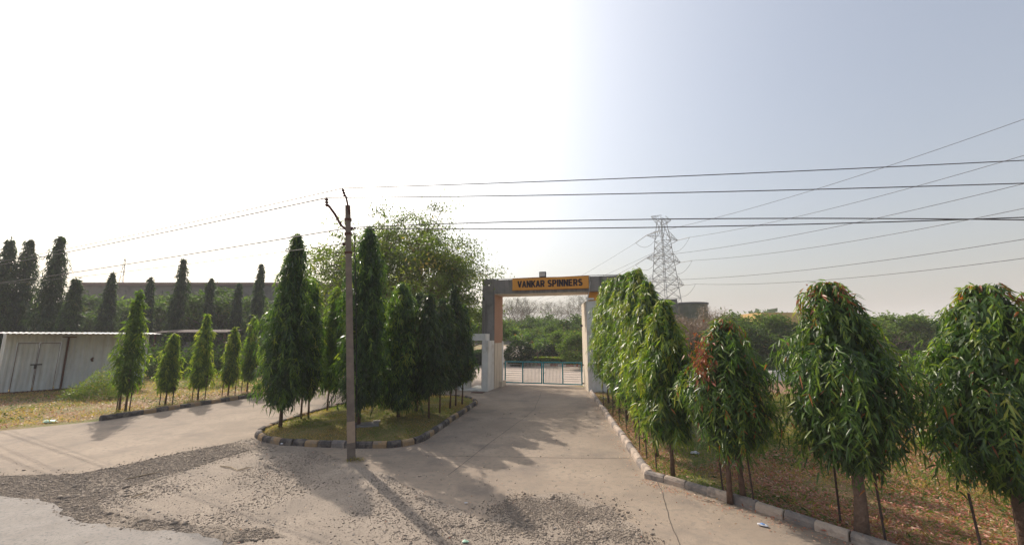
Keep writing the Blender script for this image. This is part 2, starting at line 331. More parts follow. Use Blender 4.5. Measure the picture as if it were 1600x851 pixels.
def tree(name, label, cat, group, loc, tm, cm, rotz=0, scale=1.0, tilt=None):
    r = thing(name, label, cat, loc, rotz, group); r.scale = (scale,)*3 if np.isscalar(scale) else tuple(scale)
    if tilt: r.rotation_euler.x, r.rotation_euler.y = tilt
    link('trunk', tm, r); link('crown', cm, r)
    return r

# ================================================================ THE SETTING: ground
def sheet(name, poly, z, material, kind='structure'):
    import bmesh
    bm = bmesh.new(); vs = [bm.verts.new((p[0], p[1], z)) for p in poly]
    f = bm.faces.new(vs); bm.normal_update()
    if f.normal.z < 0: f.normal_flip()
    bmesh.ops.triangulate(bm, faces=[f])
    me = bpy.data.meshes.new(name); bm.to_mesh(me); bm.free(); me.materials.append(material)
    o = link(name, me); return tag(o, kind=kind)
S = 1800
terr = MB().add([(-S, -60, 0), (S, -60, 0), (S, S, 0), (-S, S, 0)], [[0, 1, 2, 3]]).build('terrain', M['field']); tag(terr, kind='structure')

KL = [(-260, 712), (0, 673), (150, 658), (410, 618), (560, 595)]           # left kerb line of the left road
KR = [(921, 613), (1010, 747), (1090, 768), (1180, 797), (1350, 853)]
kr_pts = [G(*p)[:2] for p in KR]; d_ = kr_pts[-1]-kr_pts[-2]; kr_pts.append(kr_pts[-1]+d_/np.linalg.norm(d_)*9)
pave = [G(*p)[:2] for p in KL]+[np.array([-6.5, 30]), np.array([-1.5, 28.5]), G(921, 605)[:2]]+kr_pts+[np.array([14, -12]), np.array([-60, -12]), np.array([-60, 9.0])]
sheet('concrete_pavement', rough_edge(pave, .6, .015, 3), .004, M['concrete'])
inner = [(-14, 27), (-1.0, 25.4), (4.6, 25.4), (9, 27), (30, 29), (30, 47), (6, 47), (1.4, 60), (4, 130), (-3.5, 130), (-4, 60), (-22, 44)]
sheet('inner_road', inner, .009, M['inner_road'])
asph = [G(u, v)[:2] for u, v in [(-500, 768), (-150, 770), (0, 776), (60, 780), (92, 790), (96, 803), (130, 817), (200, 828), (310, 834), (350, 848)]]
asph = rough_edge(asph+[np.array([-4.0, 5.8]), np.array([-3.0, 4.0]), np.array([-2, 0]), np.array([10, -10]), np.array([-60, -10])], .18, .03, 5)
dirt = gpoly([(95, 805), (130, 775), (215, 748), (290, 722), (400, 688), (480, 698), (545, 722), (610, 745), (680, 780), (760, 812), (800, 785), (880, 768), (950, 790), (1000, 830), (1040, 900), (700, 960), (300, 900), (220, 830)])
dirt_p = rough_edge(dirt, .22, .05, 7)
sheet('dirt_shoulder', dirt_p, .009, M['dirt'])
gA = gpoly([(-200, 735), (0, 744), (120, 741), (190, 728), (250, 714), (330, 698), (398, 686), (430, 694), (360, 712), (290, 735), (230, 752), (175, 770), (150, 785), (165, 800), (250, 815), (330, 824), (420, 826), (440, 840), (350, 850), (300, 838), (200, 832), (120, 822), (85, 806), (80, 792), (0, 779), (-200, 775)])
sheet('gravel_bed', rough_edge(gA, .2, .06, 9), .014, M['gravelbed'])
gC = gpoly([(765, 800), (800, 780), (860, 770), (910, 778), (950, 795), (985, 820), (1000, 851), (1000, 900), (820, 900), (740, 840)])
sheet('asphalt_road', asph, .022, M['asphalt'])
# a slab joint across the driveway
for a, b in (((1028, 752), (1066, 862)), ((835, 640), (700, 742)), ((745, 640), (935, 641)), ((660, 712), (985, 716)), ((780, 612), (922, 618)), ((835, 640), (846, 612))):
    pa, pb = G(*a)[:2], G(*b)[:2]; e = (pb-pa)/np.linalg.norm(pb-pa); nn = np.array([-e[1], e[0]])*.007; rg = np.random.default_rng(4); pts = []
    ts = np.linspace(0, 1, 14); wob = np.cumsum(rg.normal(0, .012, 14))
    pts = [pa+(pb-pa)*t+nn/np.linalg.norm(nn)*w+nn for t, w in zip(ts, wob)]+[pa+(pb-pa)*t+nn/np.linalg.norm(nn)*w-nn for t, w in list(zip(ts, wob))[::-1]]
    sheet('pavement_joint', pts, .0085, mat('joint_dirt', (.11, .09, .075)))

# island mound
IS = [(402, 682), (412, 689), (440, 694), (500, 697), (555, 699), (610, 699), (640, 695), (660, 688), (680, 675), (705, 657), (730, 641), (744, 631), (738, 625), (715, 621), (660, 619), (610, 619), (560, 628), (510, 641), (465, 655), (425, 668), (406, 676)]
isl = [G(*p)[:2] for p in IS]
def inset(poly, d):
    c = np.mean(poly, 0); return [p+(c-p)/np.linalg.norm(c-p)*d for p in poly]
isl_in = inset(isl, .16)
import bmesh
bm = bmesh.new(); rings = []
cI = np.mean(isl_in, 0)
for k, (s, z) in enumerate(((1, .0), (1, .1), (.85, .17), (.5, .24), (.15, .26))):
    rings.append([bm.verts.new((*(cI+(p-cI)*s), z+(.03*math.sin(i*1.9+k*2) if k > 1 else 0))) for i, p in enumerate(isl_in)])
n_ = len(isl_in)
for a, b in zip(rings, rings[1:]):
    for i in range(n_): bm.faces.new((a[i], a[(i+1) % n_], b[(i+1) % n_], b[i]))
bm.faces.new(rings[-1]); bmesh.ops.recalc_face_normals(bm, faces=bm.faces)
me = bpy.data.meshes.new('island_ground'); bm.to_mesh(me); bm.free(); me.materials.append(M['islandsoil'])
tag(link('island_ground', me), kind='structure')
def isl_z(x, y):
    a = np.arctan2(y-cI[1], x-cI[0]); q = np.array(isl_in)-cI; pa = np.arctan2(q[:, 1], q[:, 0]); o = np.argsort(pa)
    s = np.hypot(x-cI[0], y-cI[1])/np.interp(a, pa[o], np.hypot(q[:, 0], q[:, 1])[o], period=2*math.pi)
    return np.interp(s, [0, .15, .5, .85, 1], [.27, .26, .24, .17, .1])

# ---------------------------------------------------------------- kerbs, stone by stone
def kerb(line, mats, seg=.4, w=.16, h=.15, name='kerb', closed=False, round_=True, seed=0, first=0):
    rg = np.random.default_rng(seed)
    root = bpy.data.objects.new(name, None); COL.objects.link(root); root['kind'] = 'structure'
    pts = [np.array(p) for p in line]+([np.array(line[0])] if closed else [])
    d = np.concatenate([[0], np.cumsum([np.linalg.norm(b-a) for a, b in zip(pts, pts[1:])])])
    n = int(d[-1]/seg); X = lambda s: np.array([np.interp(s, d, [p[0] for p in pts]), np.interp(s, d, [p[1] for p in pts])])
    cross = [(-.5, 0), (-.5, .62), (-.36, .9), (-.12, 1.0), (.12, 1.0), (.36, .9), (.5, .62), (.5, 0)] if round_ else [(-.5, 0), (-.5, 1), (.5, 1), (.5, 0)]
    meshes = {}
    cols = list(mats)
    for i in range(n):
        a, b = X(d[-1]*i/n), X(d[-1]*(i+1)/n); c = (a+b)/2; L = np.linalg.norm(b-a)-.012; ang = math.atan2(b[1]-a[1], b[0]-a[0])
        mt = cols[(i+first) % len(cols)]
        if mt not in meshes:
            m = MB(); P = []
            for x in (-.5, -.47, .47, .5):
                q = .94 if abs(x) > .48 else 1
                P += [(x, y*w*q, z*h*q if z else -.03) for y, z in cross]
            k = len(cross); Fs = [[j*k+i2, j*k+i2+1, (j+1)*k+i2+1, (j+1)*k+i2] for j in range(3) for i2 in range(k-1)]+[list(range(k)), list(range(3*k, 4*k))[::-1]]
            meshes[mt] = m.add(P, Fs).mesh('kerb_stone', M[mt])
        o = link('kerb_stone', meshes[mt], root, (c[0]+rg.normal(0, .008), c[1]+rg.normal(0, .008), rg.normal(0, .006)), ang+rg.normal(0, .015))
        o.scale = (L, 1, 1+rg.normal(0, .05)); o.rotation_euler.y = rg.normal(0, .02)
    return root
kerb(isl, ['kerb_k', 'kerb_y', 'kerb_k', 'kerb_y', 'kerb_k', 'kerb_k', 'kerb_y', 'kerb_k', 'kerb_pk', 'kerb_k'], .38, .17, .17, 'island_kerb', True, seed=1)
kerb([G(*p)[:2]+np.array([0, .1]) for p in [(152, 658), (410, 618), (560, 595)]], ['kerb_k', 'kerb_k', 'kerb_k', 'kerb_y', 'kerb_k', 'kerb_y', 'kerb_k', 'kerb_y', 'kerb_k', 'kerb_y', 'kerb_k', 'kerb_y'], .42, .18, .17, 'left_road_kerb', seed=2)
kerb([p+np.array([.08, .02]) for p in kr_pts[:2]], ['kerb_pk', 'kerb_py', 'kerb_py'], .45, .17, .16, 'driveway_kerb', seed=3)
kerb([p+np.array([.02, .08]) for p in kr_pts[1:]], ['kerb_pk', 'kerb_py'], .42, .17, .15, 'verge_kerb', seed=4)
ik = [G(*p)[:2] for p in [(792, 565.5), (805, 568), (821, 570), (850, 571.5), (912, 572.5), (1000, 573)]]
kerb(ik, ['kerb_r', 'kerb_w'], .8, .2, .2, 'inner_kerb', seed=5, round_=False)
lawn = ik+[np.array([30, 39]), np.array([30, 62]), np.array([3.5, 62]), G(803, 560)[:2]]
sheet('inner_lawn', lawn, .02, mat('lawn', (.10, .14, .03), (.08, .10, .03), 1, 1.0, .5, 8))
# bare red-brown ground far right
sheet('bare_field', rough_edge([np.array(p) for p in [(9, 15), (14, 12.5), (30, 13), (60, 20), (60, 31), (22, 30), (11, 27)]], 1, .4, 8), .004, M['redsoil'])

# ---------------------------------------------------------------- scattered gravel, grass, litter (stuff)
def scatter(n, poly, seed, nz=None, thr=None):
    rg = np.random.default_rng(seed); P = np.array(poly); lo, hi = P.min(0), P.max(0); out = np.zeros((0, 2))
    for _ in range(30):
        Q = rg.uniform(lo, hi, (n*2, 2)); Q = Q[inpoly(Q, poly)]
        if nz: Q = Q[(noise2(Q[:, 0], Q[:, 1], nz, seed)+rg.normal(0, .6, len(Q))) > thr]
        out = np.concatenate([out, Q])
        if len(out) >= n: break
    return out[:n]
OCT = np.array([(1, 0, 0), (0, 1, 0), (-1, 0, 0), (0, -1, 0), (0, 0, 1), (0, 0, -1)]); OCTF = np.array([(0, 1, 4), (1, 2, 4), (2, 3, 4), (3, 0, 4), (1, 0, 5), (2, 1, 5), (3, 2, 5), (0, 3, 5)])
def stones(name, P, z, size, material, seed):
    rg = np.random.default_rng(seed); n = len(P); s = size*rg.lognormal(-.15, .62, (n, 1, 1))*rg.uniform(.6, 1.3, (n, 1, 3))
    a = rg.uniform(0, 6.28, n); V = OCT[None]*s+rg.normal(0, .18, (n, 6, 3))*s; V[:, :, 2] *= .65
    c, s_ = np.cos(a)[:, None], np.sin(a)[:, None]; x = V[:, :, 0]*c-V[:, :, 1]*s_; y = V[:, :, 0]*s_+V[:, :, 1]*c
    V = np.stack([x+P[:, :1], y+P[:, 1:2], V[:, :, 2]+z+size*.25], 2)
    T = (np.arange(n)[:, None, None]*6+OCTF[None]).reshape(-1, 3)
    return tag(link(name, raw_mesh(name, V.reshape(-1, 3), T, material)), kind='stuff')
tag(stones('gravel', scatter(36000, gA, 11, 1.5, -.6), .014, .0085, M['stone'], 1), 'dark broken asphalt gravel along the edge of the old road', 'gravel')
rg = np.random.default_rng(12); cc = [G(*p)[:2] for p in [(800, 800), (830, 785), (870, 800), (900, 790), (930, 810), (880, 830), (940, 835), (980, 850), (820, 840), (700, 830)]]; ww_ = [.28, .25, .4, .3, .3, .4, .4, .35, .35, .4]
gcp = np.concatenate([c+rg.normal(0, 1, (2600, 2))*w*np.array([1.1, .75]) for c, w in zip(cc, ww_)]); gcp = gcp[noise2(gcp[:, 0], gcp[:, 1], 3.0, 9)+rg.normal(0, .7, len(gcp)) > -.3]
tag(stones('gravel', gcp, .010, .007, M['stone'], 2), 'loose gravel patch in front of the driveway mouth', 'gravel')
tag(stones('gravel', scatter(24000, dirt, 13, 1.1, .1), .01, .007, M['stone'], 3), 'dark stones drifted in streaks over the sandy shoulder', 'gravel')
sp_ = scatter(9000, gA, 16); sp_ = sp_+np.random.default_rng(3).normal(0, .28, sp_.shape)
tag(stones('gravel_spill', sp_, .012, .0075, M['stone'], 6), 'thin spill of stones fading out round the gravel edge', 'gravel')
tag(stones('pebbles', scatter(7000, dirt, 14), .01, .006, M['stone_pale'], 4), 'small pale pebbles over the sandy shoulder', 'pebbles')
loose = gpoly([(380, 700), (560, 725), (760, 800), (1000, 860), (1300, 870), (1180, 810), (1010, 760), (930, 640), (760, 640), (660, 700)])
tag(stones('loose_grit', scatter(900, loose, 15), .004, .009, M['stone'], 5), 'loose grit strewn on the concrete driveway', 'grit')
def blades(name, P, z, L, Wd, seed, material=None, tint=(.5, .2), lean=.6):
    rg = np.random.default_rng(seed); n = len(P); D = rg.normal(0, lean, (n, 3)); D[:, 2] = 1
    N = rg.normal(0, 1, (n, 3)); N[:, 2] *= .2
    zz = z if np.ndim(z) else np.full(n, z)
    return tag(link(name, leafmesh(name, np.stack([P[:, 0], P[:, 1], zz], 1), D, N, L*rg.uniform(.4, 1.4, n), Wd, np.clip(tint[0]+.25*noise2(P[:, 0], P[:, 1], 1.2, seed)+rg.normal(0, tint[1], n), 0, 1), material or M['grass'], 'far', bend=.35)), kind='stuff')
def litter(name, P, z, size, seed, tint=(.5, .25)):
    rg = np.random.default_rng(seed); n = len(P); D = rg.normal(0, 1, (n, 3)); D[:, 2] *= .35; N = rg.normal(0, .5, (n, 3)); N[:, 2] = 1
    Q = np.stack([P[:, 0], P[:, 1], z+rg.uniform(0, size*.7, n)], 1)
    return tag(link(name, leafmesh(name, Q, D, N, size*rg.uniform(.5, 1.3, n), size*.3, np.clip(rg.normal(tint[0], tint[1], n), 0, 1), M['litterleaf'], 'far', bend=.1, fold=.5)), kind='stuff')
ip = scatter(42000, isl_in, 21)
tag(blades('grass', ip, isl_z(ip[:, 0], ip[:, 1])-.02, .10, .010, 22, tint=(.55, .22)), 'short dry grass covering the kerbed island', 'grass')
ip = scatter(2600, isl_in, 23); tag(litter('leaf_litter', ip, .18, .05, 24), 'fallen leaves lying in the island grass', 'leaf litter')
# right verge / field
verge = [p+np.array([.28, .12]) for p in kr_pts[:-1]]+[np.array([16, 3.5]), np.array([22, 14]), np.array([12, 24])]
vp = scatter(90000, verge, 25, .5, -.5)
tag(blades('grass', vp, 0, .15, .014, 26, tint=(.33, .22)), 'patchy green grass of the field behind the right kerb', 'grass')
vp = scatter(38000, [p for p in gpoly([(1100, 775), (1060, 740), (1120, 720), (1300, 690), (1420, 650), (1700, 640), (1900, 760), (1750, 900), (1400, 870), (1200, 805)])], 27, .9, -.75)
tag(litter('leaf_litter', vp, .01, .085, 28, (.52, .22)), 'thick reddish brown leaf litter under the nearest right hand trees', 'leaf litter')
vp = scatter(9000, [p+np.array(o) for p, o in zip([kr_pts[0], kr_pts[1], kr_pts[1], kr_pts[0]], [(.2, 0), (.2, 0), (1.3, .3), (1.3, .3)])], 29)
tag(litter('leaf_litter', vp, .01, .06, 30, (.6, .2)), 'tan dead leaves at the feet of the receding tree row', 'leaf litter')
vp = scatter(16000, verge, 37, .7, .1)
gcv = litter('ground_cover', vp, .02, .13, 38); gcv.data.materials[0] = M['broad']; tag(gcv, 'low broad leaved green weeds creeping through the right hand field', 'ground cover')
vp = scatter(14000, [np.array(p) for p in [(6.0, 9), (14, 5), (20, 13), (12, 14), (8, 13)]], 31, .6, .4)
tag(blades('dry_weeds', vp, 0, .26, .012, 32, tint=(.75, .2)), 'straw coloured dry weeds in the right hand field', 'dry weeds')
rg = np.random.default_rng(44); kk_ = []
for a, b, k in ((kr_pts[0], kr_pts[1], 260), (kr_pts[1], kr_pts[4], 420), (isl[1], isl[6], 160), (isl[6], isl[11], 160)):
    t = rg.uniform(0, 1, (k, 1)); nn = np.array([-(b-a)[1], (b-a)[0]])/np.linalg.norm(b-a); cgn = -1 if np.dot(nn, np.array([0, 2.])-a) < 0 else 1
    kk_.append(a+(b-a)*t+nn*cgn*(.1+np.abs(rg.normal(0, .16, (k, 1)))))
tag(litter('leaf_litter', np.concatenate(kk_), .006, .05, 45, (.7, .25)), 'dry leaves blown against the foot of the kerbs', 'leaf litter')
vp = scatter(260, gpoly([(420, 700), (640, 700), (900, 640), (1000, 760), (1250, 840), (900, 870), (300, 850)]), 46)
tag(litter('leaf_litter', vp, .012, .045, 47, (.8, .2)), 'few stray leaves on the open pavement', 'leaf litter')
# left verge
lv = [G(*p)[:2]+np.array([0, .25]) for p in [(-200, 700), (0, 672), (150, 657), (410, 617), (520, 601)]]+[np.array([-11, 34]), np.array([-40, 34]), np.array([-45, 20])]
vp = scatter(46000, lv, 33, .6, -.5)
vp2 = scatter(6000, lv, 39, .8, .3)
gcv = litter('ground_cover', vp2, .03, .16, 40); gcv.data.materials[0] = M['broad']; tag(gcv, 'low broad leaved green weeds creeping through the left verge', 'ground cover')
tag(blades('dry_grass', vp, 0, .2, .018, 34, tint=(.72, .2)), 'dry tan grass in front of the white shed', 'dry grass')
vp = scatter(9000, lv[:5]+[np.array([-13, 27]), np.array([-30, 20])], 35)
tag(litter('leaf_litter', vp, .01, .09, 36, (.5, .2)), 'reddish dead leaves along the left verge', 'leaf litter')

# ================================================================ GATEWAY
A_ = math.radians(15); ex = np.array([math.cos(A_), -math.sin(A_)]); ey = np.array([math.sin(A_), math.cos(A_)])
PR = G(920, 612.5)[:2]; PL = PR-5.39*ex
def gw(s, d, z): # local gateway coords: s along front (0 at left pillar's inner corner), d depth, z up
    p = PL+ex*s+ey*d; return np.array([p[0], p[1], z])
MG = np.eye(4); MG[:2, 0] = ex; MG[:2, 1] = ey; MG[:2, 3] = PL
def gbox(mb, s0, s1, d0, d1, z0, z1): return mb.box(((s0+s1)/2, (d0+d1)/2, (z0+z1)/2), (s1-s0, d1-d0, z1-z0), MG)
ZT = TOP(436, PL[1]); ZB = TOP(459.3, PL[1])
gate_root = thing('gateway', 'concrete entrance portal with grey beam over the driveway carrying an orange sign', 'gateway')
gbox(MB(), -.78, -.003, 0, 1.7, -.1, ZT+.02).build('pillar', M['grey_plaster'], gate_root, bevel=.015)
gbox(MB(), -.003, .012, .02, 1.69, 0, ZB-.003).build('pillar_lining', M['terracotta'], gate_root)
gbox(MB(), .0, 7.6, 0, 1.7, ZB, ZT-.05).build('beam', M['grey_plaster'], gate_root, bevel=.015)
gbox(MB(), .015, 5.5, .02, 1.68, ZB-.018, ZB-.002).build('beam_soffit', M['cream_plaster'], gate_root)
gbox(MB(), -.8, 7.62, -.02, 1.72, ZT+.022, ZT+.055).build('coping', M['conc_dark'], gate_root) if False else None
# right pillar: orange throat and white lower pier
PB = G(912, 603)[:2]; zR = TOP(470, PR[1]); k_ = ex*2.4
wp = [PR, PR+k_, PB+k_+ey*.2, PB]
MB().prism(wp, -.1, zR).build('pier', M['white_plaster'], gate_root)
MB().prism([p+(np.mean(wp, 0)-p)*.0 + d for p, d in zip([PR, PB], [(-.012, .01), (-.012, -.02)])]+[PB+np.array([-.002, -.02]), PR+np.array([-.002, .01])], 0, zR-.01).build('pier_lining', M['cream_plaster'], gate_root)
gbox(MB(), 5.48, 7.4, .25, 1.6, zR-.01, ZB-.004).build('throat_wall', M['orange'], gate_root)
# pale coat at the foot of the left pillar
zw = TOP(533, PL[1])
gbox(MB(), .012, .05, 1.5, 1.76, 0, zw).build('corner_strip', M['white_plaster'], gate_root)
gbox(MB(), .012, .03, .0, 1.49, 0, zw-.1).build('lower_coat', M['cream_plaster'], gate_root)
gbox(MB(), .0, .22, .9, 1.74, 0, .32).build('plinth', M['cream_plaster'], gate_root)
# wicket
wk = thing('wicket_doorway', 'white painted pedestrian doorway frame left of the main gate', 'doorway')
dz = TOP(521, PL[1]-1.1); dl = TOP(532, PL[1]-1.1)
gbox(MB(), -.36, -.0, -1.15, -.003, 0, dl+.0).build('jamb', M['white_plaster'], wk, bevel=.01)
gbox(MB(), -1.72, -1.36, -1.15, -.003, 0, dl).build('jamb', M['white_plaster'], wk, bevel=.01)
gbox(MB(), -1.72, -.16, -1.15, -.4, dl+.002, dz).build('lintel', M['white_plaster'], wk, bevel=.01)
gbox(MB(), -1.36, -.36, -1.15, .9, 0, .07).build('floor_slab', M['white_plaster'], wk)
gbox(MB(), -.7, -.05, -1.9, -1.5, .005, .03).build('drain_cover', M['rust'], None)
tag(bpy.data.objects['drain_cover'], 'rusty drain cover on the ground before the white doorway', 'drain cover')
# compound wall left of doorway, and right behind the tree row
cwl = thing('compound_wall', 'pale low compound wall running left from the white doorway behind the island trees', 'wall')
gbox(MB(), -9.5, -1.73, -.5, -.25, 0, 1.05).build('wall', M['white_plaster'], cwl)
gbox(MB(), -9.55, -1.73, -.55, -.2, 1.052, 1.12).build('coping', M['grey_plaster'], cwl)
# main gate
gL = G(788, 600.5)[:2]; gR = G(911, 604.5)[:2]; gd = (gR-gL); gwid = np.linalg.norm(gd); gang = math.atan2(gd[1], gd[0])
gt = thing('sliding_gate' if False else 'metal_gate', 'low teal metal gate with white bars closing the driveway', 'gate', (*gL, 0), gang)
zg0 = .12; zg1 = TOP(563.5, gL[1])
def bar(x0, x1, z0, z1, t=.05, y=0): return MB().box(((x0+x1)/2, y, (z0+z1)/2), (x1-x0, t, z1-z0))
for s in (0, 1):
    x0 = .02+s*gwid/2; x1 = gwid/2*(s+1)-.02
    fr = MB()
    for (a, b, c, d) in ((x0, x1, zg0, zg0+.06), (x0, x1, zg1-.07, zg1), (x0, x0+.07, zg0+.06, zg1-.07), (x1-.07, x1, zg0+.06, zg1-.07)): fr.box(((a+b)/2, 0, (c+d)/2), (b-a, .06, d-c))
    fr.build('gate_frame', M['teal'], gt)
    mid = x0+(x1-x0)*(.49 if s == 0 else .51)
    bar(mid-.035, mid+.035, zg0+.062, zg1-.072, .055).build('mullion', M['teal'], gt)
    hz = (x0+.07, mid-.035) if s == 0 else (mid+.035, x1-.07); vt = (mid+.035, x1-.07) if s == 0 else (x0+.07, mid-.035)
    for k in range(8):
        z = zg0+.06+(zg1-zg0-.13)*(k+1)/9; bar(hz[0]+.002, hz[1]-.002, z-.011, z+.011, .022).build('horizontal_bar', M['barwhite'], gt)
    for k in range(12):
        x = vt[0]+(vt[1]-vt[0])*(k+1)/13; bar(x-.011, x+.011, zg0+.062, zg1-.072, .022).build('vertical_bar', M['barwhite'], gt)
    for z in (zg0+.1, zg1-.15): MB().box(((-.05 if s == 0 else gwid+.05), 0, z), (.12, .05, .07)).build('hinge', M['rust'], gt)
MB().tube([(gwid/2+.1, -.05, zg0+.5), (gwid/2+.1, -.05, zg0+.66), (gwid/2+.2, -.05, zg0+.7)], .018, 6).build('latch', M['teal'], gt)
# sign board
sg = thing('sign_board', 'orange sign board with bold black lettering on the gateway beam', 'sign')
def solve_s(u, v, d):
    r = ray(u, v); A2 = np.array([[ex[0], -r[0]], [ex[1], -r[1]]]); b = -(PL+ey*d); s, t = np.linalg.solve(A2, b); return s, H+r[2]*t
s0, za = solve_s(800.5, 435.8, -.08); s1, zb = solve_s(919.5, 431, -.08); _, zc = solve_s(801, 453.3, -.08); _, zd = solve_s(919.5, 449.3, -.08)
zt_, zb_ = (za+zb)/2, (zc+zd)/2
gbox(MB(), s0, s1, -.08, -.003, zb_, zt_).build('board', M['sign'], sg, bevel=.008)
fm = MB()
for a, b, c, d in ((s0-.012, s1+.012, zt_, zt_+.02), (s0-.012, s1+.012, zb_-.02, zb_)): gbox(fm, a, b, -.085, -.003, c+.001, d+.001)
fm.build('edge_strip', M['orange'], sg)
LW = {'V': [[(.04, 1), (.5, .04)], [(.5, .04), (.96, 1)]], 'A': [[(.04, 0), (.5, .96)], [(.5, .96), (.96, 0)], [(.22, .3), (.78, .3)]], 'N': [[(.12, 0), (.12, 1)], [(.12, 1), (.88, 0)], [(.88, 0), (.88, 1)]],
      'K': [[(.12, 0), (.12, 1)], [(.95, 1), (.14, .42)], [(.36, .58), (.97, 0)]], 'I': [[(.5, 0), (.5, 1)]], 'E': [[(.12, 0), (.12, 1)], [(.1, .91), (.95, .91)], [(.1, .51), (.85, .51)], [(.1, .09), (.95, .09)]]}
arc = lambda cx, cy, rx, ry, a0, a1, n=8: [(cx+rx*math.cos(math.radians(a0+(a1-a0)*i/n)), cy+ry*math.sin(math.radians(a0+(a1-a0)*i/n))) for i in range(n+1)]
bowl = [(.12, .91), (.5, .91)]+arc(.55, .68, .33, .23, 90, -90)+[(.12, .45)]
LW['P'] = [[(.12, 0), (.12, 1)], bowl]; LW['R'] = LW['P']+[[(.5, .46), (.9, 0)]]
LW['S'] = [arc(.5, .71, .36, .2, 25, 180, 8)+arc(.5, .71, .36, .2, 180, 270, 4)[1:]+arc(.5, .29, .36, .21, 90, -155, 12)]
def stroke(mb, pts, w, W_, H_, O):   # thick stroke in the sign's plane: quads with mitre-less overlap at tiny depth steps
    pts = [np.array([p[0]*W_, p[1]*H_]) for p in pts]
    tg = [nrm(pts[min(i+1, len(pts)-1)]-pts[max(i-1, 0)]) for i in range(len(pts))]; P = []
    for i, (p, t) in enumerate(zip(pts, tg)):
        n = np.array([-t[1], t[0]]); k = w/2
        if 0 < i < len(pts)-1:
            t1 = nrm(pts[i]-pts[i-1]); c = max(.5, abs(np.dot(t, t1))); k = k/c
        for q in (p-n*k, p+n*k): P.append(O(np.clip(q[0], -.12*W_, 1.12*W_), np.clip(q[1], 0, H_)))
    m = len(pts); front = [p[0] for p in P]; back = [p[1] for p in P]; n2 = 2*m
    Fs = [[2*i, 2*i+2, 2*i+3, 2*i+1] for i in range(m-1)]+[[n2+2*i+1, n2+2*i+3, n2+2*i+2, n2+2*i] for i in range(m-1)]
    Fs += [[2*i, n2+2*i, n2+2*i+2, 2*i+2] for i in range(m-1)]+[[2*i+1, 2*i+3, n2+2*i+3, n2+2*i+1] for i in range(m-1)]+[[0, 1, n2+1, n2], [2*m-2, n2+2*m-2, n2+2*m-1, 2*m-1]]
    mb.add(front+back, Fs)
sa, _ = solve_s(808.5, 445, -.08); sb, _ = solve_s(910.5, 440, -.08); th = (zt_-zb_)*.60
adv = {' ': .55, 'I': .42}; txt = 'VANKAR SPINNERS'; tot = sum(adv.get(c, 1) for c in txt); un = (sb-sa)/tot; xx = sa
for c in txt:
    a_ = adv.get(c, 1)*un
    if c != ' ':
        mb = MB(); wl_ = .80*un; x0_ = xx+(a_-wl_)/2; z0_ = (zt_+zb_)/2-th/2
        for j, st in enumerate(LW[c]):
            dd_ = .012+.002*j
            stroke(mb, st, .092, wl_, th, lambda a, b, dd_=dd_: (gw(x0_+a, -.081-dd_, z0_+b), gw(x0_+a, -.081, z0_+b)))
        mb.build('letter', M['ink'], sg)
    xx += a_
# flood light on the beam
sf, _ = solve_s(848, 428, .2)
fl = thing('flood_light', 'black flood light standing on top of the gateway beam above the sign', 'light')
gbox(MB(), sf-.2, sf+.2, .12, .26, ZT+.04, ZT+.36).build('housing', M['black'], fl, bevel=.015)
gbox(MB(), sf-.16, sf+.16, .112, .119, ZT+.08, ZT+.3).build('lens', M['barwhite'], fl)
gbox(MB(), sf-.03, sf+.03, .15, .2, ZT-.05, ZT+.039).build('bracket', M['rust'], fl)
# cable down the right side and a small lamp
sc_, _ = solve_s(920.5, 440, -.1)
tag(MB().tube([gw(sc_, .5, ZT-.02), gw(sc_+.02, -.1, ZT-.02), gw(sc_+.05, -.1, ZB+.5), gw(sc_-.02, -.1, ZB), gw(sc_-.12, -.12, ZB-.5), gw(sc_-.3, -.02, ZB-1.2), gw(sc_-.28, .0, ZB-2.0)], .022, 5).build('cable', M['barwhite']), 'loose pale cable hanging beside the right end of the orange sign', 'cable')
tag(MB().tube([gw(-.7, .1, ZT+.03), gw(1, .05, ZT-.0), gw(2.5, .03, ZT+.01), gw(4, .03, ZT-.02), gw(5.6, .03, ZT+.01), gw(7.2, .05, ZT-.01)], .018, 5).build('cable', M['black']), 'thin black cable lying along the top edge of the gateway beam', 'cable')
lp = thing('bulkhead_lamp', 'small white lamp under the right end of the gateway beam', 'lamp')
s5, _ = solve_s(922, 467, -.05); zl_ = solve_s(922, 467, -.05)[1]
gbox(MB(), s5-.22, s5+.22, -.14, -.05, zl_-.05, zl_+.05).build('diffuser', M['white_plaster'], lp, bevel=.01)
gbox(MB(), s5-.1, s5+.1, -.049, .24, zl_-.03, zl_+.03).build('bracket', M['steel'], lp)
tag(MB().box((PR[0]-.15, PR[1]+.9, zR-1.35), (.12, .14, .12)).build('junction_box', M['black']), 'small black box fixed on the cream inner face of the right pier', 'junction box')

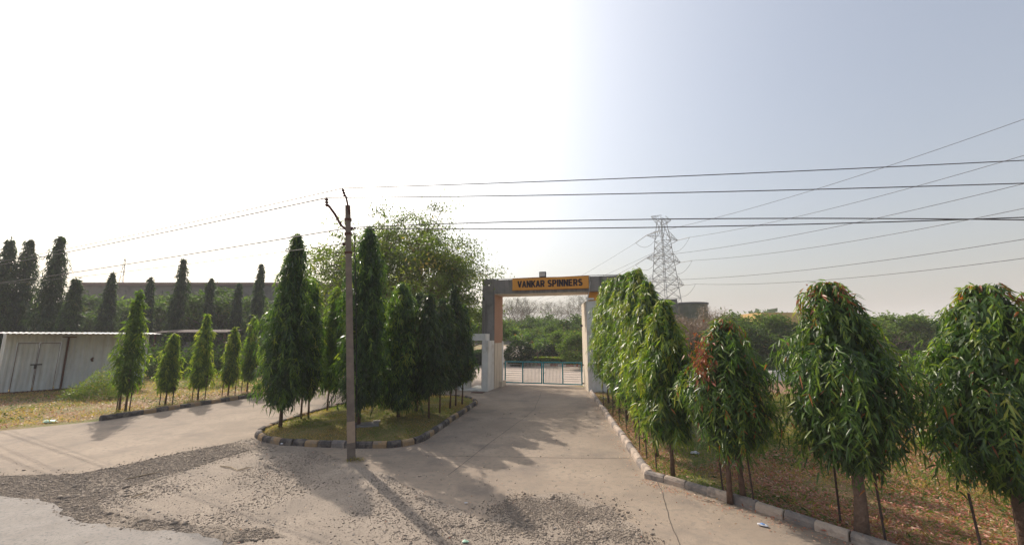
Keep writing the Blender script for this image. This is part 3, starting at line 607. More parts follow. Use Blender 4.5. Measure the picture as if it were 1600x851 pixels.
# ================================================================ POWER POLE AND WIRES
pb = G(549, 718); pdist = pb[1]
ptop = AT(543.5, 322, pdist*1.0)
pole = thing('power_pole', 'leaning concrete power pole with rusty brackets standing before the island kerb', 'power pole', tuple(pb))
ax = ptop-pb; hP = np.linalg.norm(ax); Zv = ax/hP; Xv = nrm(np.cross(np.array([0, 1, .0]), Zv)); Yv = np.cross(Zv, Xv)
rz = math.radians(22); Xr = Xv*math.cos(rz)+Yv*math.sin(rz); Yr = -Xv*math.sin(rz)+Yv*math.cos(rz)
MP = np.eye(4); MP[:3, 0] = Xr; MP[:3, 1] = Yr; MP[:3, 2] = Zv
def pl_shape(w0, w1, d0, d1, z0, z1):   # I-section, tapering
    P = []
    for w, d, z in ((w0, d0, z0), (w1, d1, z1)):
        a, b = w/2, d/2; P += [(-a, -b, z), (a, -b, z), (a, -b*.55, z), (a*.62, -b*.4, z), (a*.62, b*.4, z), (a, b*.55, z), (a, b, z), (-a, b, z), (-a, b*.55, z), (-a*.62, b*.4, z), (-a*.62, -b*.4, z), (-a, -b*.55, z)]
    return np.array(P)@MP[:3, :3].T
Pp = pl_shape(.2, .135, .21, .15, -.15, hP)
MB().add(Pp, [list(range(12))[::-1], list(range(12, 24))]+[[i, (i+1) % 12, 12+(i+1) % 12, 12+i] for i in range(12)]).build('post', M['pole'], pole)
zb0 = .42; Pp = pl_shape(.2, .196, .216, .212, zb0, zb0+.5)+0; Pq = Pp.copy()
MB().box((0, -.1045, zb0+.25), (.19, .006, .5), MP).build('painted_band', mat('band_paint', (.42, .31, .22), (.33, .25, .19), .9, 8), pole)
def pl(p): return np.array(p)-pb
T_arm = AT(512, 318, pdist); A0 = AT(543, 352, pdist); A1 = AT(531, 350, pdist)
def rel(u, v, Y=None): return AT(u, v, Y or pdist)-pb
arm = MB().tube([rel(549, 358), rel(540, 358), rel(533, 352), rel(523, 334), rel(514, 322), rel(510, 321)], .035, 6).build('bracket_arm', M['rust'], pole)
MB().tube([rel(546, 334, pdist-.1), rel(540.5, 307, pdist-.1)], .028, 5).build('bracket_arm', M['rust'], pole)
for zc in (.88, .94, .8): MB().box((0, 0, hP*zc), (.19, .2, .05), MP).build('clamp', M['rust'], pole)
def insulator(u0, v0, u1, v1, r=.05, Y=pdist):
    a, b = rel(u0, v0, Y), rel(u1, v1, Y); pts = []; rr = []
    for k in range(13):
        pts.append(a+(b-a)*k/12); rr.append(r if k % 4 in (1, 2) else r*.45)
    MB().tube(pts, rr, 10).build('insulator', M['insul'], pole, smooth=False)
insulator(511, 322, 510, 309, .055); insulator(539, 307, 535.5, 295, .045, pdist-.1)
insulator(541, 381, 535, 381, .05); insulator(549, 357, 556, 355, .05)
MB().tube([rel(553, 356), rel(556, 440), rel(557, 560), rel(556, 700)], .012, 4).build('down_cable', M['black'], pole)
def wire(p0, p1, sag, label, r=.012, n=24, group=None, cat='wire', name='overhead_wire'):
    t = np.linspace(0, 1, n); P = p0[None]*(1-t)[:, None]+p1[None]*t[:, None]; P[:, 2] -= 4*sag*t*(1-t)
    if cat == 'wire' and (abs(p1[0]) > 8 and p1[1] < 100): P = np.concatenate([P, [P[-1]+(P[-1]-P[-2])*n*.7]])      # the span goes on past the frame
    return tag(MB().tube(P, r, 4).build(name, M['wire']), label, cat, group)
w1 = AT(535.5, 294, pdist-.1); w2 = AT(510, 309, pdist); w3 = AT(556, 355, pdist); w4 = AT(535, 381, pdist)
wire(w1, AT(1640, 248.5, 9.0), .05, 'topmost wire running right from the tip of the leaning pole', .012)
wire(w2, AT(1640, 285, 8.4), .06, 'second wire running right from the bracket insulator of the pole', .012)
wire(w3, AT(1640, 344, 7.6), -.12, 'lower thick wire running right from the pole in front of the pylon', .012)
wire(w3+np.array([0, .05, -.02]), AT(1640, 338, 8.0), .1, 'lower thin wire running right from the pole through the feathery tree', .012)
wire(w1, AT(-120, 425, 42), .35, 'topmost wire running away left from the pole tip', .016)
wire(w2, AT(-160, 437, 40), .3, 'second wire running away left from the bracket insulator', .02)
wire(w3+np.array([-.1, 0, 0]), AT(-150, 458, 40), .25, 'lower wire running away left behind the island tree tops', .018)
wire(w4, AT(-150, 446, 44), .5, 'lowest thin wire running away left from the pole', .01)

# ================================================================ LATTICE PYLON
PY = 135.0; pc = AT(1041, 470, PY); base = np.array([pc[0], PY, 0.])
py = thing('transmission_pylon', 'tall grey lattice transmission pylon in the haze behind the gate', 'pylon', tuple(base), math.radians(28))
zs = [TOP(v, PY) for v in (338, 345, 372, 407, 443)]; zz_ = [0, 7, 13, zs[4], zs[3], zs[2], zs[1]]
def wz(z): return np.interp(z, [0, zs[4], zs[3], zs[2], zs[1], zs[0]], [4.4, 2.9, 2.3, 1.75, 1.05, 1.0])
tb = MB(); r_ = .12; zl = [0, 6, 11, 15.5, 19, 22.2, 25.2, 28, 30.6, 33, 35.4, zs[1]]; zl = [z for z in zl if z < zs[1]]+[zs[1]]
cr = lambda z: [np.array([sx*wz(z), sy*wz(z), z]) for sx, sy in ((-1, -1), (1, -1), (1, 1), (-1, 1))]
for i in range(4): MB().tube([cr(z)[i] for z in [-.3]+zl[1:]], .15, 4).build('leg', M['steel'], py)
for za_, zb_2 in zip(zl, zl[1:]):
    a, b = cr(za_), cr(zb_2)
    for i in range(4):
        j = (i+1) % 4; tb.tube([a[i], b[j]], r_*.7, 4, False); tb.tube([a[j], b[i]], r_*.7, 4, False); tb.tube([b[i], b[j]], r_*.6, 4, False)
tb.build('lattice_bracing', M['steel'], py)
tips = []
for z, l, rise in ((zs[1], 4.9, 1.3), (zs[2], 7.6, 2.6), (zs[3], 8.3, 2.8), (zs[4], 9.4, 3.0)):
    for sx in (-1, 1):
        ar = MB(); w = wz(z); tip = np.array([sx*l, 0, z+(.9 if z == zs[1] else .1)])
        zu = z+(0 if z == zs[1] else rise); zd_ = z-(1.4 if z == zs[1] else 0)
        for sy in (-1, 1):
            a = np.array([sx*w, sy*w, zd_]); b = np.array([sx*wz(zu), sy*wz(zu), zu if z != zs[1] else zs[0]])
            ar.tube([a, tip], .09, 4); ar.tube([b, tip], .09, 4)
            for t in (.3, .6): ar.tube([a+(tip-a)*t, b+(tip-b)*t], .05, 4, False); ar.tube([a+(tip-a)*t, b+(tip-b)*(t-.3)], .05, 4, False)
        for t in (.35, .65): ar.tube([np.array([sx*w, -w, zd_])*(1-t)+tip*t, np.array([sx*w, w, zd_])*(1-t)+tip*t], .05, 4, False)
        ar.build('cross_arm', M['steel'], py); tips.append((tip, sx, z))
rot = math.radians(28); cR, sR = math.cos(rot), math.sin(rot)
ti = 0
endsR = {1: [(1640, 176), (1640, 234), (1640, 322), (1640, 400)], -1: [(1640, 400), (1640, 281), (1640, 367), (1640, 318)]}
rows = {round(zs[1], 3): 0, round(zs[2], 3): 1, round(zs[3], 3): 2, round(zs[4], 3): 3}
nm = ['earth wire', 'upper', 'middle', 'lower']
for tip, sx, z in tips:
    k = rows[round(z, 3)]; w = np.array([tip[0]*cR-tip[1]*sR, tip[0]*sR+tip[1]*cR, tip[2]])+base
    side = 'right' if sx > 0 else 'left'
    uR, vR = {(1, 0): None, (1, 1): (1640, 231), (1, 2): (1640, 317), (1, 3): (1640, 398), (-1, 0): None, (-1, 1): (1640, 172), (-1, 2): (1640, 277), (-1, 3): (1640, 367)}[(sx, k)] or (0, 0)
    if uR == 0: continue
    d = nrm(AT(uR, vR, 62)-w); s1_ = w+d*5.5
    MB_ = MB().tube([w, s1_], .12, 5); tag(MB_.build('insulator_string', M['steel']), f'pale insulator string at the {nm[k]} {side} arm of the pylon, toward the near span', 'insulator', 'insulator strings of the pylon')
    wire(s1_, AT(uR, vR, 62), 1.6, f'{nm[k]} conductor from the {side} arm of the pylon sweeping up to the right edge', .05, 30, 'pylon conductors', 'wire', 'pylon_conductor')
    eL = AT(w[0]*0+700+k*8-sx*12, [0, 512, 520, 530][k], 330); d = nrm(eL-w); s2_ = w+d*5.5+np.array([0, 0, -.8])
    tag(MB().tube([w, s2_], .12, 5).build('insulator_string', M['steel']), f'pale insulator string at the {nm[k]} {side} arm of the pylon, toward the far span', 'insulator', 'insulator strings of the pylon')
    wire(s2_, eL, 5, f'{nm[k]} conductor from the {side} arm of the pylon falling away to the left', .05, 20, 'pylon conductors', 'wire', 'pylon_conductor')
    wire(s1_, s2_, 3.2, f'slack jumper loop under the {nm[k]} {side} arm of the pylon', .05, 14, 'pylon jumper loops', 'wire', 'jumper_wire')

# ================================================================ SHED
sA = G(-7, 617)[:2]; sB = G(223, 600)[:2]; sv = sB-sA; sl_ = np.linalg.norm(sv); sang = math.atan2(sv[1], sv[0]); hS = TOP(520, sA[1])-.0
shed = thing('shed', 'white corrugated metal shed with double door at the left edge', 'shed', (*sA, 0), sang)
def corr(x0, x1, z0, z1, y, horiz=False, pitch=.2, amp=.022):
    n = int(round((x1-x0)/pitch*4)); n = max(n, 4); xs = np.linspace(x0, x1, n+1)
    ph = ((xs/pitch) % 1)*4; off = np.where((ph.astype(int) % 4) < 2, 0, amp)
    P = [(x, y-o, z0) for x, o in zip(xs, off)]+[(x, y-o, z1) for x, o in zip(xs, off)]
    P += [(x, y-o+.012, z0) for x, o in zip(xs, off)]+[(x, y-o+.012, z1) for x, o in zip(xs, off)]; k = n+1
    Fs = [[i, i+1, k+i+1, k+i] for i in range(n)]+[[2*k+i+1, 2*k+i, 3*k+i, 3*k+i+1] for i in range(n)]
    Fs += [[i, 2*k+i, 2*k+i+1, i+1] for i in range(n)]+[[k+i, k+i+1, 3*k+i+1, 3*k+i] for i in range(n)]+[[0, k, 3*k, 2*k], [n, 2*k+n, 3*k+n, k+n]]
    return MB().add(P, Fs)
def sx_at(u, v):   # distance along the shed front for a photo pixel
    r = ray(u, v); e = sv/sl_; s, t = np.linalg.solve(np.array([[e[0], -r[0]], [e[1], -r[1]]]), -sA); return s, H+r[2]*t
d0, zt1 = sx_at(27, 537); d1, _ = sx_at(94, 534); zt1 = (zt1+sx_at(94, 534)[1])/2; dm, _ = sx_at(57, 560); d0b = sx_at(15, 611)[0]; d1b = sx_at(83, 610)[0]
d0 = (d0+d0b)/2; d1 = (d1+d1b)/2; dm = (d0+d1)/2
xs_ = [0, d0-.03]
corr(0, d0-.03, .12, hS, 0).build('panel', M['shed'], shed)
corr(d0-.03, d1+.03, zt1+.03, hS, 0).build('panel', M['shed'], shed)
np_ = 4; e0 = d1+.03
for k in range(np_): corr(e0+(sl_-e0)*k/np_+.003, e0+(sl_-e0)*(k+1)/np_-.003, .1, hS, (k % 2)*.006).build('panel', M['shed'], shed)
for k, (a, b) in enumerate(((d0, dm-.012), (dm+.012, d1))):
    dr = corr(a+.02, b-.02, .1, zt1-.02, -.03).build('door', M['shed'], shed)
    f = MB()
    for (p, q, r0, r1) in ((a, b, zt1-.03, zt1+.01), (a, a+.02, .1, zt1-.03), (b-.02, b, .1, zt1-.03)): f.box(((p+q)/2, -.035, (r0+r1)/2), (q-p, .04, r1-r0))
    f.build('door_frame', M['rust'], dr)
MB().box((dm, -.075, zt1*.56), (.42, .03, .06)).box((dm-.02, -.075, zt1*.56-.13), (.1, .04, .19)).build('latch', M['black'], shed)
px_, _ = sx_at(100, 570)
MB().tube([(px_, -.1, -.1), (px_, -.1, hS-.25)], .045, 8).build('post', M['rust'], shed)
MB().box((px_+.02, -.1, hS-.22), (.55, .06, .05)).build('bracket', M['rust'], shed)
MB().box((sl_/2, .02, .05), (sl_, .12, .12)).build('base_rail', M['rust'], shed)
dp = 1.7
for k in range(4):
    a, b = dp*k/4, dp*(k+1)/4
    o = corr(a+.003, b-.003, .1, hS, 0).build('side_panel', M['shed'], shed); o.location = (sl_+.0, .02, 0); o.rotation_euler.z = math.pi/2
for k in range(4):
    a, b = dp*k/4, dp*(k+1)/4
    o = corr(a+.003, b-.003, .1, hS, 0).build('side_panel', M['shed'], shed); o.location = (0, .02, 0); o.rotation_euler.z = math.pi/2
corr(0, sl_, .1, hS, dp).build('rear_wall', M['shed'], shed)
for k in range(6):
    a, b = -.9+(sl_+1.05)*k/6, -.9+(sl_+1.05)*(k+1)/6
    o = corr(a, b-.004, -.35, dp+.25, 0, pitch=.2, amp=.02).build('roof_sheet', M['shedroof'], shed); o.rotation_euler.x = math.pi/2; o.location = (0, 0, hS+.04); o.rotation_euler.x = math.radians(92)
MB().box((sl_/2-.2, -.2, hS-.0), (sl_+1.2, .04, .07)).build('fascia', M['rust'], shed)
hx, hz_ = sx_at(144, 561)
mbh = MB(); rg = np.random.default_rng(3)
th_ = np.linspace(0, 6.28, 9)[:-1]; mbh.add([(hx+.08*math.cos(t)*rg.uniform(.5, 1.3), -.034, hz_+.15*math.sin(t)*rg.uniform(.6, 1.2)) for t in th_]+[(hx, -.05, hz_)], [[i, (i+1) % 8, 8] for i in range(8)])
mbh.build('torn_patch', M['rust'], shed)
# low dark shelter to the right of the shed
sh = thing('low_shelter', 'low dark open shelter roof just right of the white shed', 'shelter')
qa, qb = AT(240, 516, 33), AT(352, 524, 33)
qa[2] = qb[2] = (qa[2]+qb[2])/2
mb = MB(); mb.add([qa+(0, 0, 0), qb, qb+(-1, 3.5, .25), qa+(-1, 3.5, .25), qa+(0, 0, .08), qb+(0, 0, .08), qb+(-1, 3.5, .33), qa+(-1, 3.5, .33)], [[0, 3, 2, 1], [4, 5, 6, 7], [0, 1, 5, 4], [1, 2, 6, 5], [2, 3, 7, 6], [3, 0, 4, 7]]); mb.build('roof', M['stake'], sh)
for t in (0.02, .35, .67, .98):
    p = qa+(qb-qa)*t+np.array([0, .1, 0]); MB().tube([(p[0], p[1], -.05), (p[0], p[1], p[2]-.005)], .06, 6).build('post', M['rust'], sh)

# ================================================================ FAR BUILDINGS
def far_box(name, label, cat, u0, u1, vt, Y, depth, mat_wall, mat_roof=None, roof_v=None, rot=0, windows=0, wz_=None):
    a, b = AT(u0, vt, Y), AT(u1, vt, Y); hgt = a[2]; w = b[0]-a[0]
    r = thing(name, label, cat, (a[0], Y, 0), rot)
    MB().box((w/2, depth/2, hgt/2-.1), (w, depth, hgt+.2)).build('wall', mat_wall, r)
    if mat_roof: MB().box((w/2, depth/2, hgt+.25), (w+1, depth+1, .5)).build('roof', mat_roof, r)
    for k in range(0 if windows < 5 else windows*2+1): MB().box((w*k/(windows*2), -.06, hgt/2-.4), (.35, .11, hgt-.9)).build('pilaster', mat_wall, r)
    for k in range(windows):
        x = w*(k+.5)/windows; f = MB().box((x, -.03, wz_[0]), (wz_[1], .08, wz_[2])).build('window', M['conc_dark'], r)
        MB().box((x, -.075, wz_[0]), (wz_[1]*.8, .02, wz_[2]*.8)).build('pane', M['glass'], f)
    return r
far_box('factory_building', 'long grey factory with red brown roof edge behind the left trees', 'factory', 120, 655, 446, 70, 30, M['far_wall'], M['far_roof'], windows=14, wz_=(7.5, 2.2, 1.2))
far_box('block_building', 'plain grey concrete block just right of the gateway below the pylon', 'building', 1016, 1058, 467, 42, 8, M['conc_dark'], windows=1, wz_=(3.2, 1.2, 1.3))
r = thing('round_building', 'drum shaped mossy building to the right of the grey block', 'building', (AT(1088, 470, 44)[0], 46, 0))
hh_ = TOP(474, 44); rad_ = (AT(1116, 470, 44)[0]-AT(1060, 470, 44)[0])/2
MB().tube([(0, 0, -.1), (0, 0, hh_)], rad_, 28).build('drum_wall', M['tank'], r); MB().tube([(0, 0, hh_+.002), (0, 0, hh_+.18)], rad_+.12, 28).build('coping', M['conc_dark'], r)
for a in (-2.2, -1.6, -1.0):
    c = np.array([math.cos(a)*rad_, math.sin(a)*rad_]); MB().box((c[0], c[1], 2.2), (.9, .3, 1.4)).build('window', M['glass'], r)
r = thing('water_tank_house', 'small building with yellow upper band on pillars far right of the pylon', 'building', (AT(1190, 500, 60)[0], 60, 0))
ww = AT(1262, 500, 60)[0]-AT(1190, 500, 60)[0]; z1_, z2_, z3_ = TOP(488, 60), TOP(508, 60), TOP(521, 60)
MB().box((ww/2, 3, (z1_+z2_)/2), (ww, 6, z1_-z2_)).build('upper_band', mat('yellow_wall', (.55, .36, .14), (.46, .3, .13), .9, .5), r)
MB().box((ww/2, 3.2, (z2_+z3_)/2-.01), (ww-.4, 5.6, z2_-z3_-.01)).build('white_band', M['white_plaster'], r)
for k in (0.12, .45, .85): MB().box((ww*k, .1, z2_/2), (.5, .5, z2_-.02)).build('pillar', M['conc_dark'], r)
MB().box((ww/2, 3, z3_/2-.02), (ww-1, 4.8, z3_-.02)).build('lower_wall', M['tank'], r)
# antenna on far left
an = thing('antenna_mast', 'thin lattice antenna mast poking above the factory roof on the left', 'mast', (AT(190, 440, 76)[0], 76, 0))
zt3 = TOP(404, 76); mb = MB()
for i in range(3): mb.tube([(.6*math.cos(i*2.09), .6*math.sin(i*2.09), 9), (.1*math.cos(i*2.09), .1*math.sin(i*2.09), zt3)], .05, 4)
mb.build('mast_legs', M['steel'], an); mb = MB()
for k in range(14):
    za_ = 9+(zt3-9)*k/14; zb_2 = 9+(zt3-9)*(k+1)/14; ra, rb = .6-.5*k/14, .6-.5*(k+1)/14; i = k % 3
    mb.tube([(ra*math.cos(i*2.09), ra*math.sin(i*2.09), za_), (rb*math.cos((i+1)*2.09), rb*math.sin((i+1)*2.09), zb_2)], .035, 4)
mb.build('lattice_bracing', M['steel'], an); MB().box((0, 0, 4.5), (2.0, 2.0, 9.2)).build('plinth', M['far_wall'], an)
# kiosk inside the compound
kx = AT(885, 540, 43)[0]
kk = thing('kiosk', 'small grey guard kiosk with open front among the trees beyond the gate', 'kiosk', (kx, 43, 0), -.1)
for x in (0, 2.1, 4.2): MB().box((x, -.12, 1.26), (.35, .35, 2.5)).build('pillar', M['grey_plaster'], kk)
MB().box((2.1, 1.5, 2.62), (5.2, 4, .2)).build('roof', M['conc_dark'], kk); MB().box((2.1, 0, .5), (3.84, .15, 1.0)).build('parapet', M['grey_plaster'], kk); MB().box((2.1, 3, 1.26), (4.2, .15, 2.5)).build('rear_wall', M['conc_dark'], kk)
hy = G(888, 566)
hd = thing('fire_hydrant', 'small red hydrant post on the lawn beyond the gate', 'hydrant', (hy[0], 41, 0))
MB().tube([(0, 0, 0), (0, 0, .5), (0, 0, .62), (0, 0, .7)], [.1, .1, .14, .05], 8).build('body', M['redpaint'], hd); MB().tube([(-.2, 0, .42), (.2, 0, .42)], .05, 6).build('outlet', M['redpaint'], hd)

# ================================================================ MAST TREES
RG = np.random.default_rng(77)
# --- nearest, on the right
def single_leaf_meshes():
    out = []
    for tn in (.3, .5, .72, .86):
        out.append(leafmesh('leaf', np.zeros((1, 3)), np.array([[1., 0, 0]]), np.array([[0., 0, 1]]), 1, .17, np.array([tn]), M['leaf'], 'near', bend=.12))
    return out
SL = single_leaf_meshes()
def near_tree(label, bu, bv, vtop, R, z0, seed, prof, ns, tw=.07, twin=False, red=.0, nleaf=230, off=(0, 0), tint=.36):
    b = G(bu, bv); h = TOP(vtop, b[1])
    cm = mast_crown(z0, h-.05, R, ns, 16, .142, .0255, 'near', prof, seed, M['leaf'], tint, .34, red)
    t = tree('mast_tree', label, 'tree', 'mast trees behind the right kerb', b, trunk_mesh(h*.93, tw, M['bark_brown'] if tw > .06 else M['bark'], seed, twin), cm)
    rg = np.random.default_rng(seed+9); xs, ys = PROF[prof]
    for i in range(nleaf):   # outermost leaves on the viewer's side, each its own piece
        tt = rg.uniform(.05, .97); az = math.atan2(-b[1], -b[0])+rg.normal(0, .75)
        rr = R*np.interp(tt, xs, ys)*rg.uniform(.92, 1.1); p = Vector((rr*math.cos(az), rr*math.sin(az), z0+(h-z0)*tt))
        d = Vector((math.cos(az)*.5+rg.normal(0, .8), math.sin(az)*.5+rg.normal(0, .8), -.8)).normalized(); n = Vector((math.cos(az), math.sin(az), .5+rg.normal(0, .4)))
        s = n.cross(d).normalized(); n = d.cross(s)
        o = bpy.data.objects.new('leaf', SL[int(rg.choice(4, p=[.35, .35, .2, .1]))]); COL.objects.link(o); o.parent = t
        l = .16*rg.uniform(.7, 1.2); m = Matrix((d, s, n)).transposed().to_4x4(); o.matrix_local = Matrix.Translation(p)@m@Matrix.Scale(l, 4)
    return t
near_tree('large bushy mast tree at the far right edge, nearest to the viewer', 1612, 868, 436, .92, .9, 101, 'egg', 820, .085, red=.02, tint=.42)
near_tree('broad mast tree with thick pale trunk, second from the right edge', 1347, 843, 432, .82, 1.05, 102, 'egg', 700, .085, red=.025)
near_tree('squat twin stemmed mast tree with rusty red dead leaves, at the kerb bend', 1152, 786, 492, .74, .98, 103, 'egg', 470, .05, True, red=.035, tint=.42)
# dead red spray on it
b3 = G(1152, 786)
rp = RG.normal(0, 1, (260, 3))*np.array([.09, .12, .27])+np.array([AT(1098, 565, b3[1]-.25)[0], b3[1]-.25, AT(1098, 565, b3[1]-.25)[2]])-b3
root3 = [o for o in bpy.data.objects if o.get('label', '').startswith('squat twin')][0]
Dd = RG.normal(0, .6, (260, 3)); Dd[:, 2] -= .8
o = link('dead_spray', leafmesh('dead_spray', rp, Dd, RG.normal(0, 1, (260, 3)), .1, .035, RG.uniform(.0, .5, 260), M['litterleaf'], 'mid'), root3); o['label'] = 'rusty red dead leaves'; o['kind'] = 'stuff'
# --- receding row on the right
row = [(1043, 746, 462, .60), (1019, 714, 432, .60), (1002, 691, 414, .62), (987, 672, 420, .64), (974, 657, 424, .66), (963, 646, 430, .68), (954, 637, 432, .7), (947, 630, 436, .7)]
names_row = ['nearest and brightest of the receding driveway row', 'second of the receding driveway row, just behind the nearest', 'third and tallest looking of the driveway row', 'fourth of the receding driveway row', 'fifth of the receding driveway row', 'sixth of the receding driveway row', 'seventh of the receding driveway row', 'last of the receding driveway row, against the white pier']
for i, (u, v, vt, R) in enumerate(row):
    b = G(u, v); b[0] += .12; h = TOP(vt, b[1])
    cm = mast_crown(.85+.05*i, h-.05, R, 430 if i < 3 else 380, 12, .19 if i < 3 else .22, .036, 'mid', 'column', 200+i, M['leaf'], .68 if i < 3 else .62, .24)
    tree('mast_tree', 'slim drooping mast tree, '+names_row[i], 'tree', 'mast trees behind the right kerb', b, trunk_mesh(h*.93, .045, M['bark'], 200+i), cm)
def stake(u, v, vt, Y=None, label='', group='thin stakes beside the right hand trees', r=.016, lean=0):
    b = G(u, v); h = TOP(vt, b[1]); return tag(link('tree_stake', MB().tube([(0, 0, -.05), (lean*.5, 0, h*.5), (lean, 0, h)], r, 5).mesh('tree_stake', M['stake']), None, b), label, 'stake', group)
for u, v, vt, ln, lb in [(1385, 851, 720, -.05, 'dark thin stake right of the thick pale trunk'), (1314, 820, 700, 0, 'dark thin stake left of the thick pale trunk'), (1536, 868, 770, -.06, 'dark stake left of the nearest trunk at the far right'),
                         (1180, 795, 690, -.08, 'thin stake right of the twin stemmed tree'), (1131, 776, 690, -.05, 'thin stake left of the twin stemmed tree'), (1053, 740, 660, -.03, 'thin stake right of the first row trunk'),
                         (1026, 735, 640, -.02, 'thin stake left of the first row trunk'), (1011, 716, 640, -.03, 'thin stake left of the second row trunk'), (1000, 706, 640, 0, 'thin stake beside the third row trunk'), (994, 686, 620, 0, 'thin stake left of the third row trunk'),
                         (979, 672, 600, 0, 'thin stake left of the fourth row trunk'), (968, 660, 590, 0, 'thin stake near the fifth row trunk'), (958, 650, 585, 0, 'thin stake near the sixth row trunk'), (943, 636, 580, 0, 'thin stake near the white pier')]:
    stake(u, v, vt, None, lb, lean=ln)
# --- island trees
isl_t = [  # u, v, vtop, R, z0, profile, ns, material, tint, label
 (438, 666, 360, .80, .75, 'cone', 560, 'leaf', .3, 'tall conical mast tree on the left tip of the island'),
 (476, 655, 432, .52, .85, 'column', 260, 'leaf', .35, 'slim twin stemmed mast tree second from the left on the island'),
 (511, 642, 445, .5, .9, 'column', 240, 'leaf_young', .4, 'narrow light green mast tree between the second and the tallest island trees'),
 (560, 668, 350, .78, .75, 'column', 560, 'leaf', .22, 'tallest dark mast tree of the island, right behind the power pole'),
 (586, 628, 462, .6, 1.1, 'column', 200, 'leaf_young', .5, 'small yellowish mast tree at the back of the island right of the pole'),
 (622, 656, 438, .8, .5, 'column', 560, 'leaf', .46, 'bushy drooping mast tree low to the ground in mid island'),
 (650, 646, 452, .62, .8, 'column', 330, 'leaf_dark', .45, 'dark mast tree just right of the bushy mid island one'),
 (670, 655, 455, .56, .95, 'column', 330, 'leaf_dark', .5, 'mast tree with long bare stem at the right kerb of the island'),
 (687, 646, 462, .6, .95, 'column', 300, 'leaf_dark', .5, 'mast tree fourth from the right tip of the island'),
 (703, 638, 440, .5, 1.0, 'cone', 300, 'leaf_dark', .4, 'pointed dark mast tree third from the right tip of the island'),
 (712, 634, 462, .45, 1.0, 'cone', 260, 'leaf_dark', .45, 'mast tree second from the right tip of the island'),
 (722, 631, 472, .5, 1.05, 'column', 280, 'leaf', .35, 'last mast tree at the right tip of the island beside the white doorway'),
]
for i, (u, v, vt, R, z0, pf, ns, mt, tn, lb) in enumerate(isl_t):
    b = G(u, v, .15); h = TOP(vt, b[1])-.15
    cm = mast_crown(z0, h-.03, R, int(ns*1.15), 12, .2, .038, 'mid', pf, 300+i, M[mt], tn, .3)
    tree('mast_tree', lb, 'tree', 'mast trees on the island', b, trunk_mesh(h*.93, .05 if R > .6 else .032, M['bark'], 300+i, twin=(i == 1)), cm, tilt=(RG.normal(0, .01), RG.normal(0, .01)))
# --- young row on the left verge
lft = [(191, 642, 447, .56, .8, 'spindle', 'leaf_young', .35, 'tall young mast tree in front of the right end of the white shed'),
       (258, 632, 518, .42, .65, 'cone', 'leaf_young', .6, 'small bright young mast tree second in the left verge row'),
       (309, 624, 488, .46, .65, 'cone', 'leaf_young', .65, 'bright pointed young mast tree third in the left verge row'),
       (356, 617, 508, .40, .65, 'cone', 'leaf_young', .65, 'small bright young mast tree fourth in the left verge row'),
       (386, 612, 490, .44, .7, 'cone', 'leaf_young', .5, 'young mast tree fifth in the left verge row'),
       (420, 608, 470, .48, .8, 'cone', 'leaf', .45, 'young mast tree sixth in the left verge row, half behind the island tree')]
for i, (u, v, vt, R, z0, pf, mt, tn, lb) in enumerate(lft):
    b = G(u, v); h = TOP(vt, b[1])
    cm = mast_crown(z0, h-.03, R, 200, 10, .2, .05, 'mid', pf, 400+i, M[mt], tn, .3)
    tree('mast_tree', lb, 'tree', 'young mast trees on the left verge', b, trunk_mesh(h*.93, .035, M['bark'], 400+i, twin=(i == 0)), cm)
    for j, dx in enumerate((-9, 11)):
        stake(u+dx, v, v-42, None, f'thin stake {["left","right"][j]} of the {["tall young tree before the shed","second tree","third tree","fourth tree","fifth tree","sixth tree"][i]} in the left verge row', 'thin stakes along the left verge', .02)
# --- dark tall columnar trees behind the shed
back = [(18, 372, 33, 1.0, 'cone'), (50, 372, 34, 1.15, 'column'), (97, 366, 33, 1.0, 'cone'), (121, 433, 32, .8, 'cone'), (177, 424, 38, .75, 'cone'), (237, 431, 40, .6, 'cone'), (288, 402, 40, .85, 'cone'), (331, 432, 42, .7, 'cone'), (374, 440, 43, .65, 'cone'), (409, 410, 42, .75, 'cone'), (-20, 385, 33, 1.1, 'column')]
blab = ['dark mast tree left of the pair above the shed roof, near the left edge', 'thick dark mast tree above the shed doors', 'tall pointed dark mast tree above the middle of the shed', 'shorter dark mast tree right of the tall trio above the shed', 'dark mast tree behind the shed end, left of the antenna', 'thin dark mast tree between the shed and the white patch of factory', 'tallest dark mast tree before the long factory', 'dark mast tree right of the tallest before the factory', 'thin dark mast tree second left of the island tree', 'dark mast tree half hidden left of the first island tree', 'dark mast tree cut by the left edge of the view']
for i, (u, vt, Y, R, pf) in enumerate(back):
    p = AT(u, vt, Y); h = p[2]
    cm = mast_crown(1.0, h-.05, R, 430, 10, .34, .085, 'mid', pf, 500+i, M['leaf_dark'], .3, .34)
    tree('mast_tree', blab[i], 'tree', 'dark mast trees behind the shed', (p[0], Y, 0), trunk_mesh(h*.93, .09, M['bark'], 500+i), cm)

